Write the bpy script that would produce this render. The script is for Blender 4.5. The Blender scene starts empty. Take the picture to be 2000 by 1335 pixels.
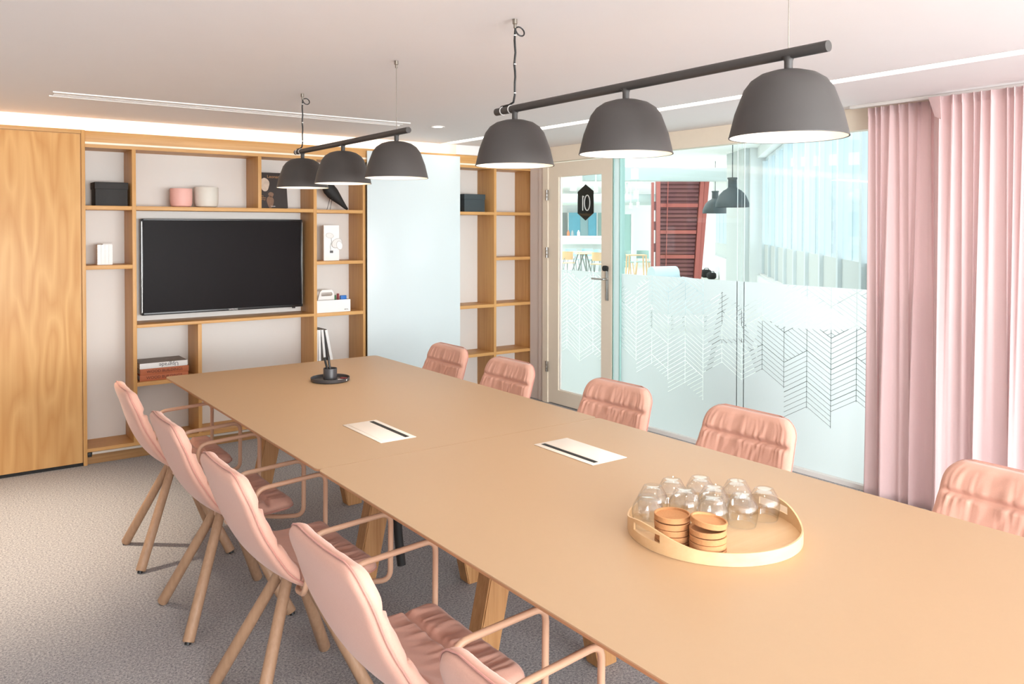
import bpy, bmesh, math, random
from mathutils import Vector, Matrix
random.seed(7)
PI = math.pi
SC = bpy.context.scene
COL = SC.collection

# ------------------------------------------------------------------ camera
F_PX, YAW, PITCH, ROLL, CY, CAM_H = 1576.8, 0.631861, 0.0171358, 0.00096, 472.15, 1.5
FWD = Vector((math.sin(YAW)*math.cos(PITCH), math.cos(YAW)*math.cos(PITCH), -math.sin(PITCH)))
RGT0 = Vector((math.cos(YAW), -math.sin(YAW), 0))
UP0 = RGT0.cross(FWD)
RGT = RGT0*math.cos(ROLL) + UP0*math.sin(ROLL)
UPV = -RGT0*math.sin(ROLL) + UP0*math.cos(ROLL)
EYE = Vector((0, 0, CAM_H))
cam_data = bpy.data.cameras.new('camera')
cam = bpy.data.objects.new('camera', cam_data); COL.objects.link(cam)
cam_data.sensor_width = 36; cam_data.lens = F_PX*36/2000
cam_data.shift_y = -(667.5-CY)/2000
cam_data.clip_start = 0.05; cam_data.clip_end = 200
m3 = Matrix((RGT, UPV, -FWD)).transposed()
cam.matrix_world = Matrix.Translation(EYE) @ m3.to_4x4()
SC.camera = cam

# ------------------------------------------------------------------ view, world, large lights
SC.view_settings.view_transform = 'Standard'
SC.view_settings.look = 'None'
SC.view_settings.gamma = 1
SC.view_settings.exposure = 0.68
SC.view_settings.use_curve_mapping = False
SC.cycles.max_bounces = 10
SC.cycles.diffuse_bounces = 5
SC.cycles.transparent_max_bounces = 24
SC.cycles.caustics_reflective = False
SC.cycles.caustics_refractive = False
SC.cycles.sample_clamp_indirect = 6

world = bpy.data.worlds.new('daylight'); SC.world = world
world.use_nodes = True
wb_ = world.node_tree.nodes['Background']
wb_.inputs[0].default_value = (0.95, 0.985, 1.0, 1); wb_.inputs[1].default_value = 1.55

def area(name, loc, aim, sx, sy, power, color):
    d = bpy.data.lights.new(name, 'AREA'); d.shape = 'RECTANGLE'; d.size = sx; d.size_y = sy
    d.energy = power; d.color = color
    o = bpy.data.objects.new(name, d); COL.objects.link(o); o.location = loc
    o.rotation_euler = (Vector(aim)-Vector(loc)).to_track_quat('-Z', 'Y').to_euler()
    return o
# daylight entering by the window behind the camera
area('window_daylight_behind', (1.3, -4.10, 1.35), (1.3, 1.5, 4.2), 4.6, 1.5, 450, (0.96, 0.985, 1.0))
# unseen fill lights added under the office ceiling to brighten the open office
for i_, (dx_, dy_) in enumerate(((7.2, 6.2), (8.5, 10), (13, 13), (16, 20))):
    area('office_fill_light', (dx_, dy_, 2.93), (dx_, dy_, 0), 4.0, 4.0, (48, 48, 85, 250)[i_], (0.93, 0.98, 1.0))

# ------------------------------------------------------------------ pixel helpers (photo is 2000 x 1335)
def ray(x, y): return FWD + RGT*((x-1000)/F_PX) - UPV*((y-CY)/F_PX)
def at_x(x, y, X): d = ray(x, y); return EYE + d*(X/d.x)
def at_y(x, y, Y): d = ray(x, y); return EYE + d*(Y/d.y)
def at_z(x, y, z): d = ray(x, y); return EYE + d*((z-CAM_H)/d.z)
FH = Vector((math.sin(YAW), math.cos(YAW), 0)); RH = Vector((math.cos(YAW), -math.sin(YAW), 0))
def off(depth, px, z=0.0):
    """point of the office outside: distance along the view, column of the photo, height"""
    v = FH*depth + RH*((px-1000)/F_PX*depth*math.cos(PITCH)); return Vector((v.x, v.y, z))
def off_z(depth, py): return CAM_H + (445.1-py)/F_PX*depth

# ------------------------------------------------------------------ materials
def srgb(r, g, b):
    f = lambda c: (c/255/12.92) if c/255 <= 0.04045 else ((c/255+0.055)/1.055)**2.4
    return (f(r), f(g), f(b), 1)
MATS = {}
def new_mat(name):
    m = bpy.data.materials.new(name); m.use_nodes = True; MATS[name] = m
    nt = m.node_tree; b = nt.nodes['Principled BSDF']
    return m, nt, b
def N(nt, t, **kw):
    n = nt.nodes.new(t)
    for k, v in kw.items():
        if k.startswith('i_'): n.inputs[k[2:].replace('_', ' ')].default_value = v
        else: setattr(n, k, v)
    return n
def plain(name, col, rough=0.5, var=0.04, scale=30, metal=0.0, bump=0.0, spec=0.5, coat=0.0):
    """solid colour with a faint procedural mottling"""
    m, nt, b = new_mat(name)
    tc = N(nt, 'ShaderNodeTexCoord'); no = N(nt, 'ShaderNodeTexNoise'); no.inputs['Scale'].default_value = scale
    no.inputs['Detail'].default_value = 3
    nt.links.new(tc.outputs['Object'], no.inputs['Vector'])
    mx = N(nt, 'ShaderNodeMix', data_type='RGBA')
    c = Vector(col[:3])
    mx.inputs[6].default_value = (*(c*(1-var)), 1); mx.inputs[7].default_value = (*[min(1, q) for q in (c*(1+var))], 1)
    nt.links.new(no.outputs['Fac'], mx.inputs[0]); nt.links.new(mx.outputs[2], b.inputs['Base Color'])
    b.inputs['Roughness'].default_value = rough; b.inputs['Metallic'].default_value = metal
    b.inputs['Specular IOR Level'].default_value = spec
    b.inputs['Coat Weight'].default_value = coat
    if bump:
        bp = N(nt, 'ShaderNodeBump'); bp.inputs['Strength'].default_value = bump; bp.inputs['Distance'].default_value = 0.002
        nt.links.new(no.outputs['Fac'], bp.inputs['Height']); nt.links.new(bp.outputs[0], b.inputs['Normal'])
    return m
def wood(name, light, dark, axis=2, grain=38, flame=0.0, rough=0.45):
    """oak veneer: long fibres along the axis, optional cathedral figure"""
    m, nt, b = new_mat(name)
    tc = N(nt, 'ShaderNodeTexCoord'); mp = N(nt, 'ShaderNodeMapping')
    sc = [grain]*3; sc[axis] = grain*0.035
    mp.inputs['Scale'].default_value = sc
    nt.links.new(tc.outputs['Object'], mp.inputs['Vector'])
    no = N(nt, 'ShaderNodeTexNoise'); no.inputs['Scale'].default_value = 1.6; no.inputs['Detail'].default_value = 6
    no.inputs['Roughness'].default_value = 0.6
    nt.links.new(mp.outputs[0], no.inputs['Vector'])
    fac = no.outputs['Fac']
    if flame:
        mp2 = N(nt, 'ShaderNodeMapping'); s2 = [5.0]*3; s2[axis] = 0.8; mp2.inputs['Scale'].default_value = s2
        nt.links.new(tc.outputs['Object'], mp2.inputs['Vector'])
        n2 = N(nt, 'ShaderNodeTexNoise'); n2.inputs['Scale'].default_value = 1.0; n2.inputs['Detail'].default_value = 2
        nt.links.new(mp2.outputs[0], n2.inputs['Vector'])
        mu = N(nt, 'ShaderNodeMath', operation='MULTIPLY'); mu.inputs[1].default_value = 14
        nt.links.new(n2.outputs['Fac'], mu.inputs[0])
        fr = N(nt, 'ShaderNodeMath', operation='PINGPONG'); fr.inputs[1].default_value = 1
        nt.links.new(mu.outputs[0], fr.inputs[0])
        mixf = N(nt, 'ShaderNodeMix', data_type='FLOAT'); mixf.inputs[0].default_value = flame
        nt.links.new(fac, mixf.inputs[2]); nt.links.new(fr.outputs[0], mixf.inputs[3]); fac = mixf.outputs[0]
    rp = N(nt, 'ShaderNodeValToRGB')
    rp.color_ramp.elements[0].position = 0.25; rp.color_ramp.elements[0].color = dark
    rp.color_ramp.elements[1].position = 0.75; rp.color_ramp.elements[1].color = light
    nt.links.new(fac, rp.inputs[0]); nt.links.new(rp.outputs[0], b.inputs['Base Color'])
    b.inputs['Roughness'].default_value = rough; b.inputs['Specular IOR Level'].default_value = 0.35
    bp = N(nt, 'ShaderNodeBump'); bp.inputs['Strength'].default_value = 0.08; bp.inputs['Distance'].default_value = 0.001
    nt.links.new(no.outputs['Fac'], bp.inputs['Height']); nt.links.new(bp.outputs[0], b.inputs['Normal'])
    return m
def emit(name, col, strength):
    m, nt, b = new_mat(name)
    b.inputs['Base Color'].default_value = col; b.inputs['Emission Color'].default_value = col
    b.inputs['Emission Strength'].default_value = strength
    return m
def fabric(name, col, scale=420, var=0.10, rough=0.95, bump=0.25, sheen=0.25, translucent=0.0):
    m, nt, b = new_mat(name)
    tc = N(nt, 'ShaderNodeTexCoord'); no = N(nt, 'ShaderNodeTexNoise'); no.inputs['Scale'].default_value = scale
    no.inputs['Detail'].default_value = 4; no.inputs['Roughness'].default_value = 0.7
    nt.links.new(tc.outputs['Object'], no.inputs['Vector'])
    mx = N(nt, 'ShaderNodeMix', data_type='RGBA'); c = Vector(col[:3])
    mx.inputs[6].default_value = (*(c*(1-var)), 1); mx.inputs[7].default_value = (*[min(1, q) for q in c*(1+var)], 1)
    nt.links.new(no.outputs['Fac'], mx.inputs[0]); nt.links.new(mx.outputs[2], b.inputs['Base Color'])
    b.inputs['Roughness'].default_value = rough; b.inputs['Specular IOR Level'].default_value = 0.15
    b.inputs['Sheen Weight'].default_value = sheen
    bp = N(nt, 'ShaderNodeBump'); bp.inputs['Strength'].default_value = bump; bp.inputs['Distance'].default_value = 0.001
    nt.links.new(no.outputs['Fac'], bp.inputs['Height']); nt.links.new(bp.outputs[0], b.inputs['Normal'])
    if translucent:
        tr = N(nt, 'ShaderNodeBsdfTranslucent'); nt.links.new(mx.outputs[2], tr.inputs[0])
        ms = N(nt, 'ShaderNodeMixShader'); ms.inputs[0].default_value = translucent
        out = nt.nodes['Material Output']
        nt.links.new(b.outputs[0], ms.inputs[1]); nt.links.new(tr.outputs[0], ms.inputs[2]); nt.links.new(ms.outputs[0], out.inputs[0])
    return m

plain('wall_grey', srgb(186, 184, 182), 0.8, 0.02)
plain('wall_white', srgb(238, 236, 234), 0.8, 0.01)
plain('ceiling_white', srgb(238, 234, 233), 0.85, 0.01, 8)
plain('shelf_back', srgb(224, 219, 214), 0.7, 0.02, 3)
plain('cream_paint', srgb(240, 227, 208), 0.5, 0.015)
plain('jamb_paint', srgb(222, 208, 200), 0.55, 0.015)
wood('oak_vertical', srgb(216, 168, 108), srgb(194, 142, 84), 2)
wood('oak_horizontal', srgb(216, 168, 108), srgb(194, 142, 84), 0)
wood('oak_door', srgb(220, 172, 114), srgb(202, 148, 90), 2, 26, 0.42)
wood('oak_plinth', srgb(180, 136, 88), srgb(150, 108, 66), 0)
wood('table_leg_wood', srgb(190, 144, 98), srgb(160, 112, 68), 2, 60)
wood('chair_leg_wood', srgb(180, 144, 116), srgb(162, 126, 98), 2, 60)
wood('birch', srgb(226, 192, 150), srgb(216, 178, 132), 0, 20)
plain('table_linoleum', srgb(188, 157, 124), 0.42, 0.012, 60, spec=0.35)
plain('table_edge', srgb(176, 128, 92), 0.5, 0.03)
fabric('felt_pink', srgb(214, 165, 147), 300, 0.09)
fabric('felt_pink_dark', srgb(206, 144, 132), 300, 0.09)
fabric('curtain_pink', srgb(241, 217, 216), 160, 0.03, 0.9, 0.08, 0.15, 0.38)
plain('beige_steel', srgb(206, 164, 136), 0.38, 0.01, spec=0.5)
plain('lamp_dark', srgb(74, 70, 68), 0.5, 0.02, 30, spec=0.4)
plain('lamp_inside', srgb(250, 244, 236), 0.6, 0.005)
plain('black_paint', srgb(26, 25, 25), 0.45, 0.05)
plain('black_soft', srgb(30, 28, 27), 0.7, 0.08)
plain('box_black', srgb(48, 46, 45), 0.75, 0.05, 60)
plain('box_teal', srgb(58, 68, 72), 0.75, 0.05, 60)
plain('screen_black', srgb(30, 26, 27), 0.35, 0.05, 2, spec=0.06)
plain('tv_bezel', srgb(30, 30, 31), 0.3, 0.03)
plain('pot_pink', srgb(232, 178, 168), 0.55, 0.02)
plain('pot_white', srgb(216, 210, 200), 0.55, 0.02)
plain('white_plastic', srgb(236, 232, 228), 0.5, 0.01)
plain('white_paper', srgb(240, 238, 236), 0.7, 0.02)
plain('petal_white', srgb(226, 222, 218), 0.6, 0.04, 40)
plain('chrome', srgb(190, 188, 184), 0.25, 0.02, metal=1.0)
plain('aluminium', srgb(214, 206, 196), 0.35, 0.02, metal=0.7)
plain('track_white', srgb(245, 232, 210), 0.4, 0.01)
plain('steel', srgb(150, 142, 132), 0.35, 0.05, metal=0.9)
plain('power_white', srgb(238, 230, 222), 0.4, 0.01)
plain('glass_board', srgb(212, 222, 224), 0.2, 0.004, 2, spec=0.35)
plain('cork', srgb(190, 136, 90), 0.85, 0.14, 220, bump=0.3)
plain('blue_plastic', srgb(38, 110, 190), 0.5)
plain('red_plastic', srgb(150, 40, 48), 0.5)
plain('green_plastic', srgb(50, 110, 60), 0.5)
plain('pen_dish', srgb(60, 58, 60), 0.4, 0.04)
plain('book_rust', srgb(186, 104, 66), 0.6, 0.12, 14)
plain('book_dark', srgb(48, 38, 34), 0.6, 0.2, 8)
plain('book_grey', srgb(120, 112, 106), 0.6, 0.5, 26)
plain('ink', srgb(92, 48, 36), 0.7)
plain('ink_grey', srgb(96, 94, 96), 0.7)
plain('ink_gold', srgb(176, 128, 84), 0.7)
plain('office_white', srgb(240, 243, 243), 0.8, 0.01)
plain('office_floor', srgb(236, 236, 226), 0.55, 0.01, 1)
plain('office_beam', srgb(176, 190, 190), 0.8, 0.01)
plain('office_grey', srgb(208, 214, 214), 0.8, 0.01)
plain('container_red', srgb(150, 80, 72), 0.6, 0.06, 6)
plain('container_dark', srgb(104, 62, 64), 0.65, 0.10, 6)
plain('office_lamp', srgb(62, 74, 78), 0.6, 0.03)
fabric('sofa_blue', srgb(206, 222, 228), 120, 0.04)
plain('chair_blue', srgb(160, 192, 198), 0.6)
plain('chair_sage', srgb(150, 178, 172), 0.6)
plain('ply_light', srgb(226, 192, 150), 0.55, 0.05)
plain('metal_grey', srgb(130, 140, 142), 0.5)
plain('frame_pale', srgb(216, 226, 230), 0.5, 0.01)
plain('curtain_blue', srgb(120, 190, 214), 0.8, 0.10, 6)
plain('glass_green', srgb(158, 196, 190), 0.3, 0.03)
emit('led_warm', (1.0, 0.88, 0.72, 1), 8.0)
emit('led_line', (1.0, 0.93, 0.84, 1), 2.2)
emit('bulb_warm', (1.0, 0.84, 0.62, 1), 9.0)
emit('downlight_glow', (1.0, 0.95, 0.88, 1), 5.0)
emit('spot_glow', (1.0, 0.97, 0.92, 1), 4.0)

# carpet: grey flecked loop pile
m, nt, b = new_mat('carpet_grey')
tc = N(nt, 'ShaderNodeTexCoord')
n1 = N(nt, 'ShaderNodeTexNoise'); n1.inputs['Scale'].default_value = 320; n1.inputs['Detail'].default_value = 3
n2 = N(nt, 'ShaderNodeTexNoise'); n2.inputs['Scale'].default_value = 120; n2.inputs['Detail'].default_value = 4
for n_ in (n1, n2): nt.links.new(tc.outputs['Object'], n_.inputs['Vector'])
mm = N(nt, 'ShaderNodeMix', data_type='FLOAT'); mm.inputs[0].default_value = 0.5
nt.links.new(n1.outputs['Fac'], mm.inputs[2]); nt.links.new(n2.outputs['Fac'], mm.inputs[3])
rp = N(nt, 'ShaderNodeValToRGB')
rp.color_ramp.elements[0].position = 0.36; rp.color_ramp.elements[0].color = srgb(112, 112, 118)
rp.color_ramp.elements[1].position = 0.66; rp.color_ramp.elements[1].color = srgb(206, 204, 204)
nt.links.new(mm.outputs[0], rp.inputs[0]); nt.links.new(rp.outputs[0], b.inputs['Base Color'])
b.inputs['Roughness'].default_value = 1.0; b.inputs['Specular IOR Level'].default_value = 0.05
bp = N(nt, 'ShaderNodeBump'); bp.inputs['Strength'].default_value = 0.5; bp.inputs['Distance'].default_value = 0.004
nt.links.new(mm.outputs[0], bp.inputs['Height']); nt.links.new(bp.outputs[0], b.inputs['Normal'])

# clear architectural glass (thin pane: straight transmission plus fresnel reflection)
def pane_mat(name, tint, f0=0.035, k=0.9, rough=0.02):
    m, nt, b = new_mat(name); nt.nodes.remove(b)
    tr = N(nt, 'ShaderNodeBsdfTransparent'); tr.inputs[0].default_value = tint
    gl = N(nt, 'ShaderNodeBsdfGlossy'); gl.inputs['Roughness'].default_value = rough
    lw = N(nt, 'ShaderNodeLayerWeight'); lw.inputs[0].default_value = 0.5      # Schlick reflectance, same from both faces
    pw = N(nt, 'ShaderNodeMath', operation='POWER'); pw.inputs[1].default_value = 5.0
    ma = N(nt, 'ShaderNodeMath', operation='MULTIPLY_ADD'); ma.inputs[1].default_value = k; ma.inputs[2].default_value = f0
    nt.links.new(lw.outputs['Facing'], pw.inputs[0]); nt.links.new(pw.outputs[0], ma.inputs[0])
    ms = N(nt, 'ShaderNodeMixShader')
    nt.links.new(ma.outputs[0], ms.inputs[0]); nt.links.new(tr.outputs[0], ms.inputs[1]); nt.links.new(gl.outputs[0], ms.inputs[2])
    nt.links.new(ms.outputs[0], nt.nodes['Material Output'].inputs[0])
    return m
pane_mat('clear_pane', (0.96, 0.985, 0.98, 1))
pane_mat('office_pane', (0.93, 0.97, 0.985, 1), 0.02, 0.15)
pane_mat('drinking_glass', (0.98, 0.984, 0.985, 1), 0.10, 0.9, 0.015)

# frosted film with the clear cut lines of a tumbling-block hatch (coordinates in metres: u along y, v up)
m, nt, b = new_mat('frosted_film'); nt.nodes.remove(b)
L = nt.links.new
def M(op, a, b_=None, c=None):
    n = N(nt, 'ShaderNodeMath', operation=op)
    for k, v in enumerate((a, b_, c)):
        if v is None: continue
        if isinstance(v, (int, float)): n.inputs[k].default_value = v
        else: L(v, n.inputs[k])
    return n.outputs[0]
tc = N(nt, 'ShaderNodeTexCoord'); sx = N(nt, 'ShaderNodeSeparateXYZ'); L(tc.outputs['Object'], sx.inputs[0])
CW = 0.1625; PITCH_L = CW/math.cos(PI/6)/6; SL = CW*math.tan(PI/6)/PITCH_L
u = M('DIVIDE', M('SUBTRACT', sx.outputs['Y'], 2.586), CW); v = M('DIVIDE', sx.outputs['Z'], PITCH_L)
ci = M('FLOOR', u); fu = M('SUBTRACT', u, ci); par = M('FLOORED_MODULO', ci, 2.0)
tri = M('ABSOLUTE', M('SUBTRACT', par, fu))               # 0..1 zigzag
q1 = M('ADD', v, M('MULTIPLY', tri, SL)); q2 = M('SUBTRACT', v, M('MULTIPLY', tri, SL))
def lines(q, w): return M('LESS_THAN', M('FRACT', q), w)
wn = N(nt, 'ShaderNodeTexWhiteNoise', noise_dimensions='1D'); L(M('FLOOR', M('DIVIDE', M('ADD', ci, 1.0), 2.0)), wn.inputs['W'])
rnd = wn.outputs['Value']
blk = M('FLOOR', M('DIVIDE', q1, 6.0))
wn2 = N(nt, 'ShaderNodeTexWhiteNoise', noise_dimensions='2D')
cx_ = N(nt, 'ShaderNodeCombineXYZ'); L(ci, cx_.inputs[0]); L(blk, cx_.inputs[1]); L(cx_.outputs[0], wn2.inputs['Vector'])
alt = M('LESS_THAN', wn2.outputs['Value'], 0.34)
hatch = M('ADD', M('MULTIPLY', lines(q1, 0.085), M('SUBTRACT', 1.0, alt)), M('MULTIPLY', lines(q2, 0.085), alt))
edgeq = M('LESS_THAN', M('FRACT', M('DIVIDE', q1, 6.0)), 0.02)
vert = M('LESS_THAN', fu, 0.02)
ln = M('MAXIMUM', M('MAXIMUM', hatch, edgeq), vert)
top = M('LESS_THAN', q1, M('SUBTRACT', 1.165/PITCH_L + SL, M('MULTIPLY', M('FLOOR', M('MULTIPLY', rnd, 3.0)), 3.0)))
bot = M('GREATER_THAN', q1, M('ADD', 0.40/PITCH_L, M('MULTIPLY', M('FLOOR', M('MULTIPLY', rnd, 3.0)), 3.0)))
clear = M('MULTIPLY', M('MULTIPLY', ln, top), bot)
df = N(nt, 'ShaderNodeBsdfDiffuse'); df.inputs[0].default_value = (0.80, 0.87, 0.88, 1)
tl = N(nt, 'ShaderNodeBsdfTranslucent'); tl.inputs[0].default_value = (0.93, 0.985, 0.985, 1)
ms = N(nt, 'ShaderNodeMixShader'); ms.inputs[0].default_value = 0.60
L(df.outputs[0], ms.inputs[1]); L(tl.outputs[0], ms.inputs[2])
trn = N(nt, 'ShaderNodeBsdfTransparent'); ms2 = N(nt, 'ShaderNodeMixShader')
L(clear, ms2.inputs[0]); L(ms.outputs[0], ms2.inputs[1]); L(trn.outputs[0], ms2.inputs[2])
L(ms2.outputs[0], nt.nodes['Material Output'].inputs[0])

m, nt, b = new_mat('edge_glass'); nt.nodes.remove(b)
df = N(nt, 'ShaderNodeBsdfDiffuse'); df.inputs[0].default_value = (0.9, 0.96, 0.96, 1)
tl = N(nt, 'ShaderNodeBsdfTranslucent'); tl.inputs[0].default_value = (0.95, 1.0, 1.0, 1)
nz_ = N(nt, 'ShaderNodeTexNoise'); nz_.inputs['Scale'].default_value = 40
mr = N(nt, 'ShaderNodeMapRange'); mr.inputs[3].default_value = 0.66; mr.inputs[4].default_value = 0.74
ms = N(nt, 'ShaderNodeMixShader'); nt.links.new(nz_.outputs['Fac'], mr.inputs[0]); nt.links.new(mr.outputs[0], ms.inputs[0])
nt.links.new(df.outputs[0], ms.inputs[1]); nt.links.new(tl.outputs[0], ms.inputs[2]); nt.links.new(ms.outputs[0], nt.nodes['Material Output'].inputs[0])

# ------------------------------------------------------------------ mesh helpers
def link(name, me, mat, parent=None, smooth=False):
    o = bpy.data.objects.new(name, me); COL.objects.link(o)
    if mat is not None:
        me.materials.clear(); me.materials.append(MATS[mat] if isinstance(mat, str) else mat)
    if smooth:
        for p in me.polygons: p.use_smooth = True
    if parent is not None: o.parent = parent
    return o
def from_bm(name, bm, mat, parent=None, smooth=False, auto=None):
    bmesh.ops.recalc_face_normals(bm, faces=bm.faces)
    me = bpy.data.meshes.new(name); bm.to_mesh(me); bm.free()
    o = link(name, me, mat, parent, smooth)
    if auto is not None:
        for p in me.polygons: p.use_smooth = True
        me.set_sharp_from_angle(angle=math.radians(auto))
    return o
def add_box(bm, lo, hi, bev=0.0):
    r = bmesh.ops.create_cube(bm, size=1)
    vs = r['verts']
    for v_ in vs:
        v_.co = Vector([lo[k]+(v_.co[k]+0.5)*(hi[k]-lo[k]) for k in range(3)])
    if bev:
        es = {e for v_ in vs for e in v_.link_edges}
        bmesh.ops.bevel(bm, geom=list(es), offset=bev, segments=2, affect='EDGES', profile=0.5)
def box(name, lo, hi, mat, parent=None, bev=0.0):
    bm = bmesh.new(); add_box(bm, lo, hi, bev)
    return from_bm(name, bm, mat, parent, auto=40 if bev else None)
def add_lathe(bm, prof, seg=32, c=(0, 0, 0), closed=False):
    rings = []
    for (r, z) in prof:
        if r < 1e-6: rings.append([bm.verts.new((c[0], c[1], c[2]+z))])
        else: rings.append([bm.verts.new((c[0]+r*math.cos(2*PI*k/seg), c[1]+r*math.sin(2*PI*k/seg), c[2]+z)) for k in range(seg)])
    pairs = list(zip(rings[:-1], rings[1:]))
    if closed: pairs.append((rings[-1], rings[0]))
    for a, b_ in pairs:
        if len(a) == 1 and len(b_) == 1: continue
        for k in range(seg):
            k2 = (k+1) % seg
            if len(a) == 1: bm.faces.new((a[0], b_[k], b_[k2]))
            elif len(b_) == 1: bm.faces.new((a[k], a[k2], b_[0]))
            else: bm.faces.new((a[k], a[k2], b_[k2], b_[k]))
def lathe(name, prof, mat, parent=None, seg=32, c=(0, 0, 0), closed=False, auto=35):
    bm = bmesh.new(); add_lathe(bm, prof, seg, c, closed)
    return from_bm(name, bm, mat, parent, auto=auto)
def fillet(pts, r, n=5):
    pts = [Vector(p) for p in pts]; out = [pts[0]]
    for a, b_, c in zip(pts[:-2], pts[1:-1], pts[2:]):
        d1 = (a-b_); d2 = (c-b_); rr = min(r, d1.length*0.45, d2.length*0.45)
        p1 = b_+d1.normalized()*rr; p2 = b_+d2.normalized()*rr
        for k in range(n+1):
            t = k/n; out.append(p1*(1-t)**2 + b_*2*t*(1-t) + p2*t*t)
    out.append(pts[-1]); return out
def add_tube(bm, pts, rad, seg=10, cap=True):
    pts = [Vector(p) for p in pts]; rings = []
    rr = rad if isinstance(rad, (list, tuple)) else [rad]*len(pts)
    tang = []
    for k in range(len(pts)):
        a = pts[max(k-1, 0)]; b_ = pts[min(k+1, len(pts)-1)]; tang.append((b_-a).normalized())
    ref = Vector((0, 0, 1)) if abs(tang[0].z) < 0.9 else Vector((1, 0, 0))
    nrm = tang[0].cross(ref).normalized()
    for k, p in enumerate(pts):
        if k:
            q = tang[k-1].rotation_difference(tang[k]); nrm = q @ nrm
        bn = tang[k].cross(nrm).normalized()
        rings.append([bm.verts.new(p + (nrm*math.cos(2*PI*j/seg) + bn*math.sin(2*PI*j/seg))*rr[k]) for j in range(seg)])
    for a, b_ in zip(rings[:-1], rings[1:]):
        for j in range(seg): bm.faces.new((a[j], a[(j+1) % seg], b_[(j+1) % seg], b_[j]))
    if cap:
        bm.faces.new(rings[0][::-1]); bm.faces.new(rings[-1])
def tube(name, pts, rad, mat, parent=None, seg=10):
    bm = bmesh.new(); add_tube(bm, pts, rad, seg); return from_bm(name, bm, mat, parent, auto=50)
def add_prism(bm, poly, lo, hi, axis=2):
    """extrude a 2-D polygon along an axis"""
    def mk(p, h):
        c = [0, 0, 0]; o_ = [k for k in range(3) if k != axis]
        c[o_[0]], c[o_[1]] = p; c[axis] = h; return bm.verts.new(c)
    a = [mk(p, lo) for p in poly]; b_ = [mk(p, hi) for p in poly]
    bm.faces.new(a); bm.faces.new(b_[::-1])
    for k in range(len(poly)): k2 = (k+1) % len(poly); bm.faces.new((a[k], b_[k], b_[k2], a[k2]))
def prism(name, poly, lo, hi, mat, parent=None, axis=2, auto=30):
    bm = bmesh.new(); add_prism(bm, poly, lo, hi, axis); return from_bm(name, bm, mat, parent, auto=auto)
def empty(name, loc, label, cat, rz=0.0, group=None):
    o = bpy.data.objects.new(name, None); COL.objects.link(o); o.location = loc; o.rotation_euler = (0, 0, rz)
    o.empty_display_size = 0.1
    return tag(o, label, cat, group)
def tag(o, label, cat, group=None):
    o['label'] = label; o['category'] = cat
    if group: o['group'] = group
    return o
def struct(o): o['kind'] = 'structure'; return o
def copy_tree(root, loc, rz, label, group=None):
    r = root.copy(); COL.objects.link(r); r.location = loc; r.rotation_euler = (0, 0, rz); r['label'] = label
    if group: r['group'] = group
    for ch in root.children:
        c = ch.copy(); COL.objects.link(c); c.parent = r
        for g in ch.children:
            d = g.copy(); COL.objects.link(d); d.parent = c
    return r
def text(name, body, size, mat, matrix, parent=None, extrude=0.0004, align='CENTER'):
    cu = bpy.data.curves.new('t', 'FONT'); cu.body = body; cu.size = size; cu.extrude = extrude
    cu.align_x = align; cu.align_y = 'CENTER'; cu.resolution_u = 3
    to = bpy.data.objects.new('t', cu); COL.objects.link(to)
    bpy.context.view_layer.update()
    me = bpy.data.meshes.new_from_object(to.evaluated_get(bpy.context.evaluated_depsgraph_get()))
    bpy.data.objects.remove(to); bpy.data.curves.remove(cu)
    me.transform(matrix); me.name = name
    return link(name, me, mat, parent)
RX = lambda a: Matrix.Rotation(a, 4, 'X')
RY = lambda a: Matrix.Rotation(a, 4, 'Y')
RZ = lambda a: Matrix.Rotation(a, 4, 'Z')
TR = lambda x, y, z: Matrix.Translation((x, y, z))
FACE_MY = RX(PI/2)                       # text readable from -y

# ================================================================== ROOM SHELL
D = 5.686          # front plane of the shelving
DB = D+0.262       # white back of the shelving
XG = 4.36          # glass partition
HC = 2.19          # ceiling
XL, YB = -1.6, -4.2
struct(box('floor', (XL-0.1, YB-0.1, -0.12), (XG+0.03, DB+0.15, 0), 'carpet_grey'))
bm = bmesh.new()
LEDX0, LEDX1 = 3.435, 3.530
add_box(bm, (XL-0.1, YB-0.1, HC), (LEDX0, D-0.004, HC+0.10))
add_box(bm, (LEDX1, YB-0.1, HC), (XG+0.06, D-0.004, HC+0.10))
add_box(bm, (LEDX0, YB-0.1, HC+0.02), (LEDX1, D-0.004, HC+0.10))
struct(from_bm('ceiling', bm, 'ceiling_white'))
# raised lid of the light cove over the shelving, and its far filler
bm = bmesh.new()
add_box(bm, (XL-0.1, D-0.004, HC+0.16), (LEDX1+0.06, DB+0.15, HC+0.2))
add_box(bm, (XL-0.1, D-0.03, HC+0.1), (LEDX1+0.06, D-0.004, HC+0.2))
struct(from_bm('trim_1', bm, 'ceiling_white'))
struct(box('trim_2', (LEDX1+0.06, D+0.006, 2.112), (XG+0.06, DB+0.15, HC+0.2), 'wall_white'))
struct(box('wall_far', (XL-0.1, DB, 0), (XG+0.06, DB+0.15, HC+0.2), 'wall_white'))
struct(box('wall_left', (XL-0.1, YB-0.1, 0), (XL, DB, HC), 'wall_grey'))
bm = bmesh.new()          # wall behind the camera with a wide window opening
add_box(bm, (XL, YB-0.1, 0), (XG, YB, 0.55)); add_box(bm, (XL, YB-0.1, 2.12), (XG, YB, HC))
add_box(bm, (XL, YB-0.1, 0.55), (-1.05, YB, 2.12)); add_box(bm, (3.65, YB-0.1, 0.55), (XG, YB, 2.12))
struct(from_bm('wall_behind', bm, 'wall_white'))
w3 = struct(box('window_3', (-1.05, YB-0.06, 0.55), (3.65, YB-0.05, 2.12), 'clear_pane'))
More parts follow.
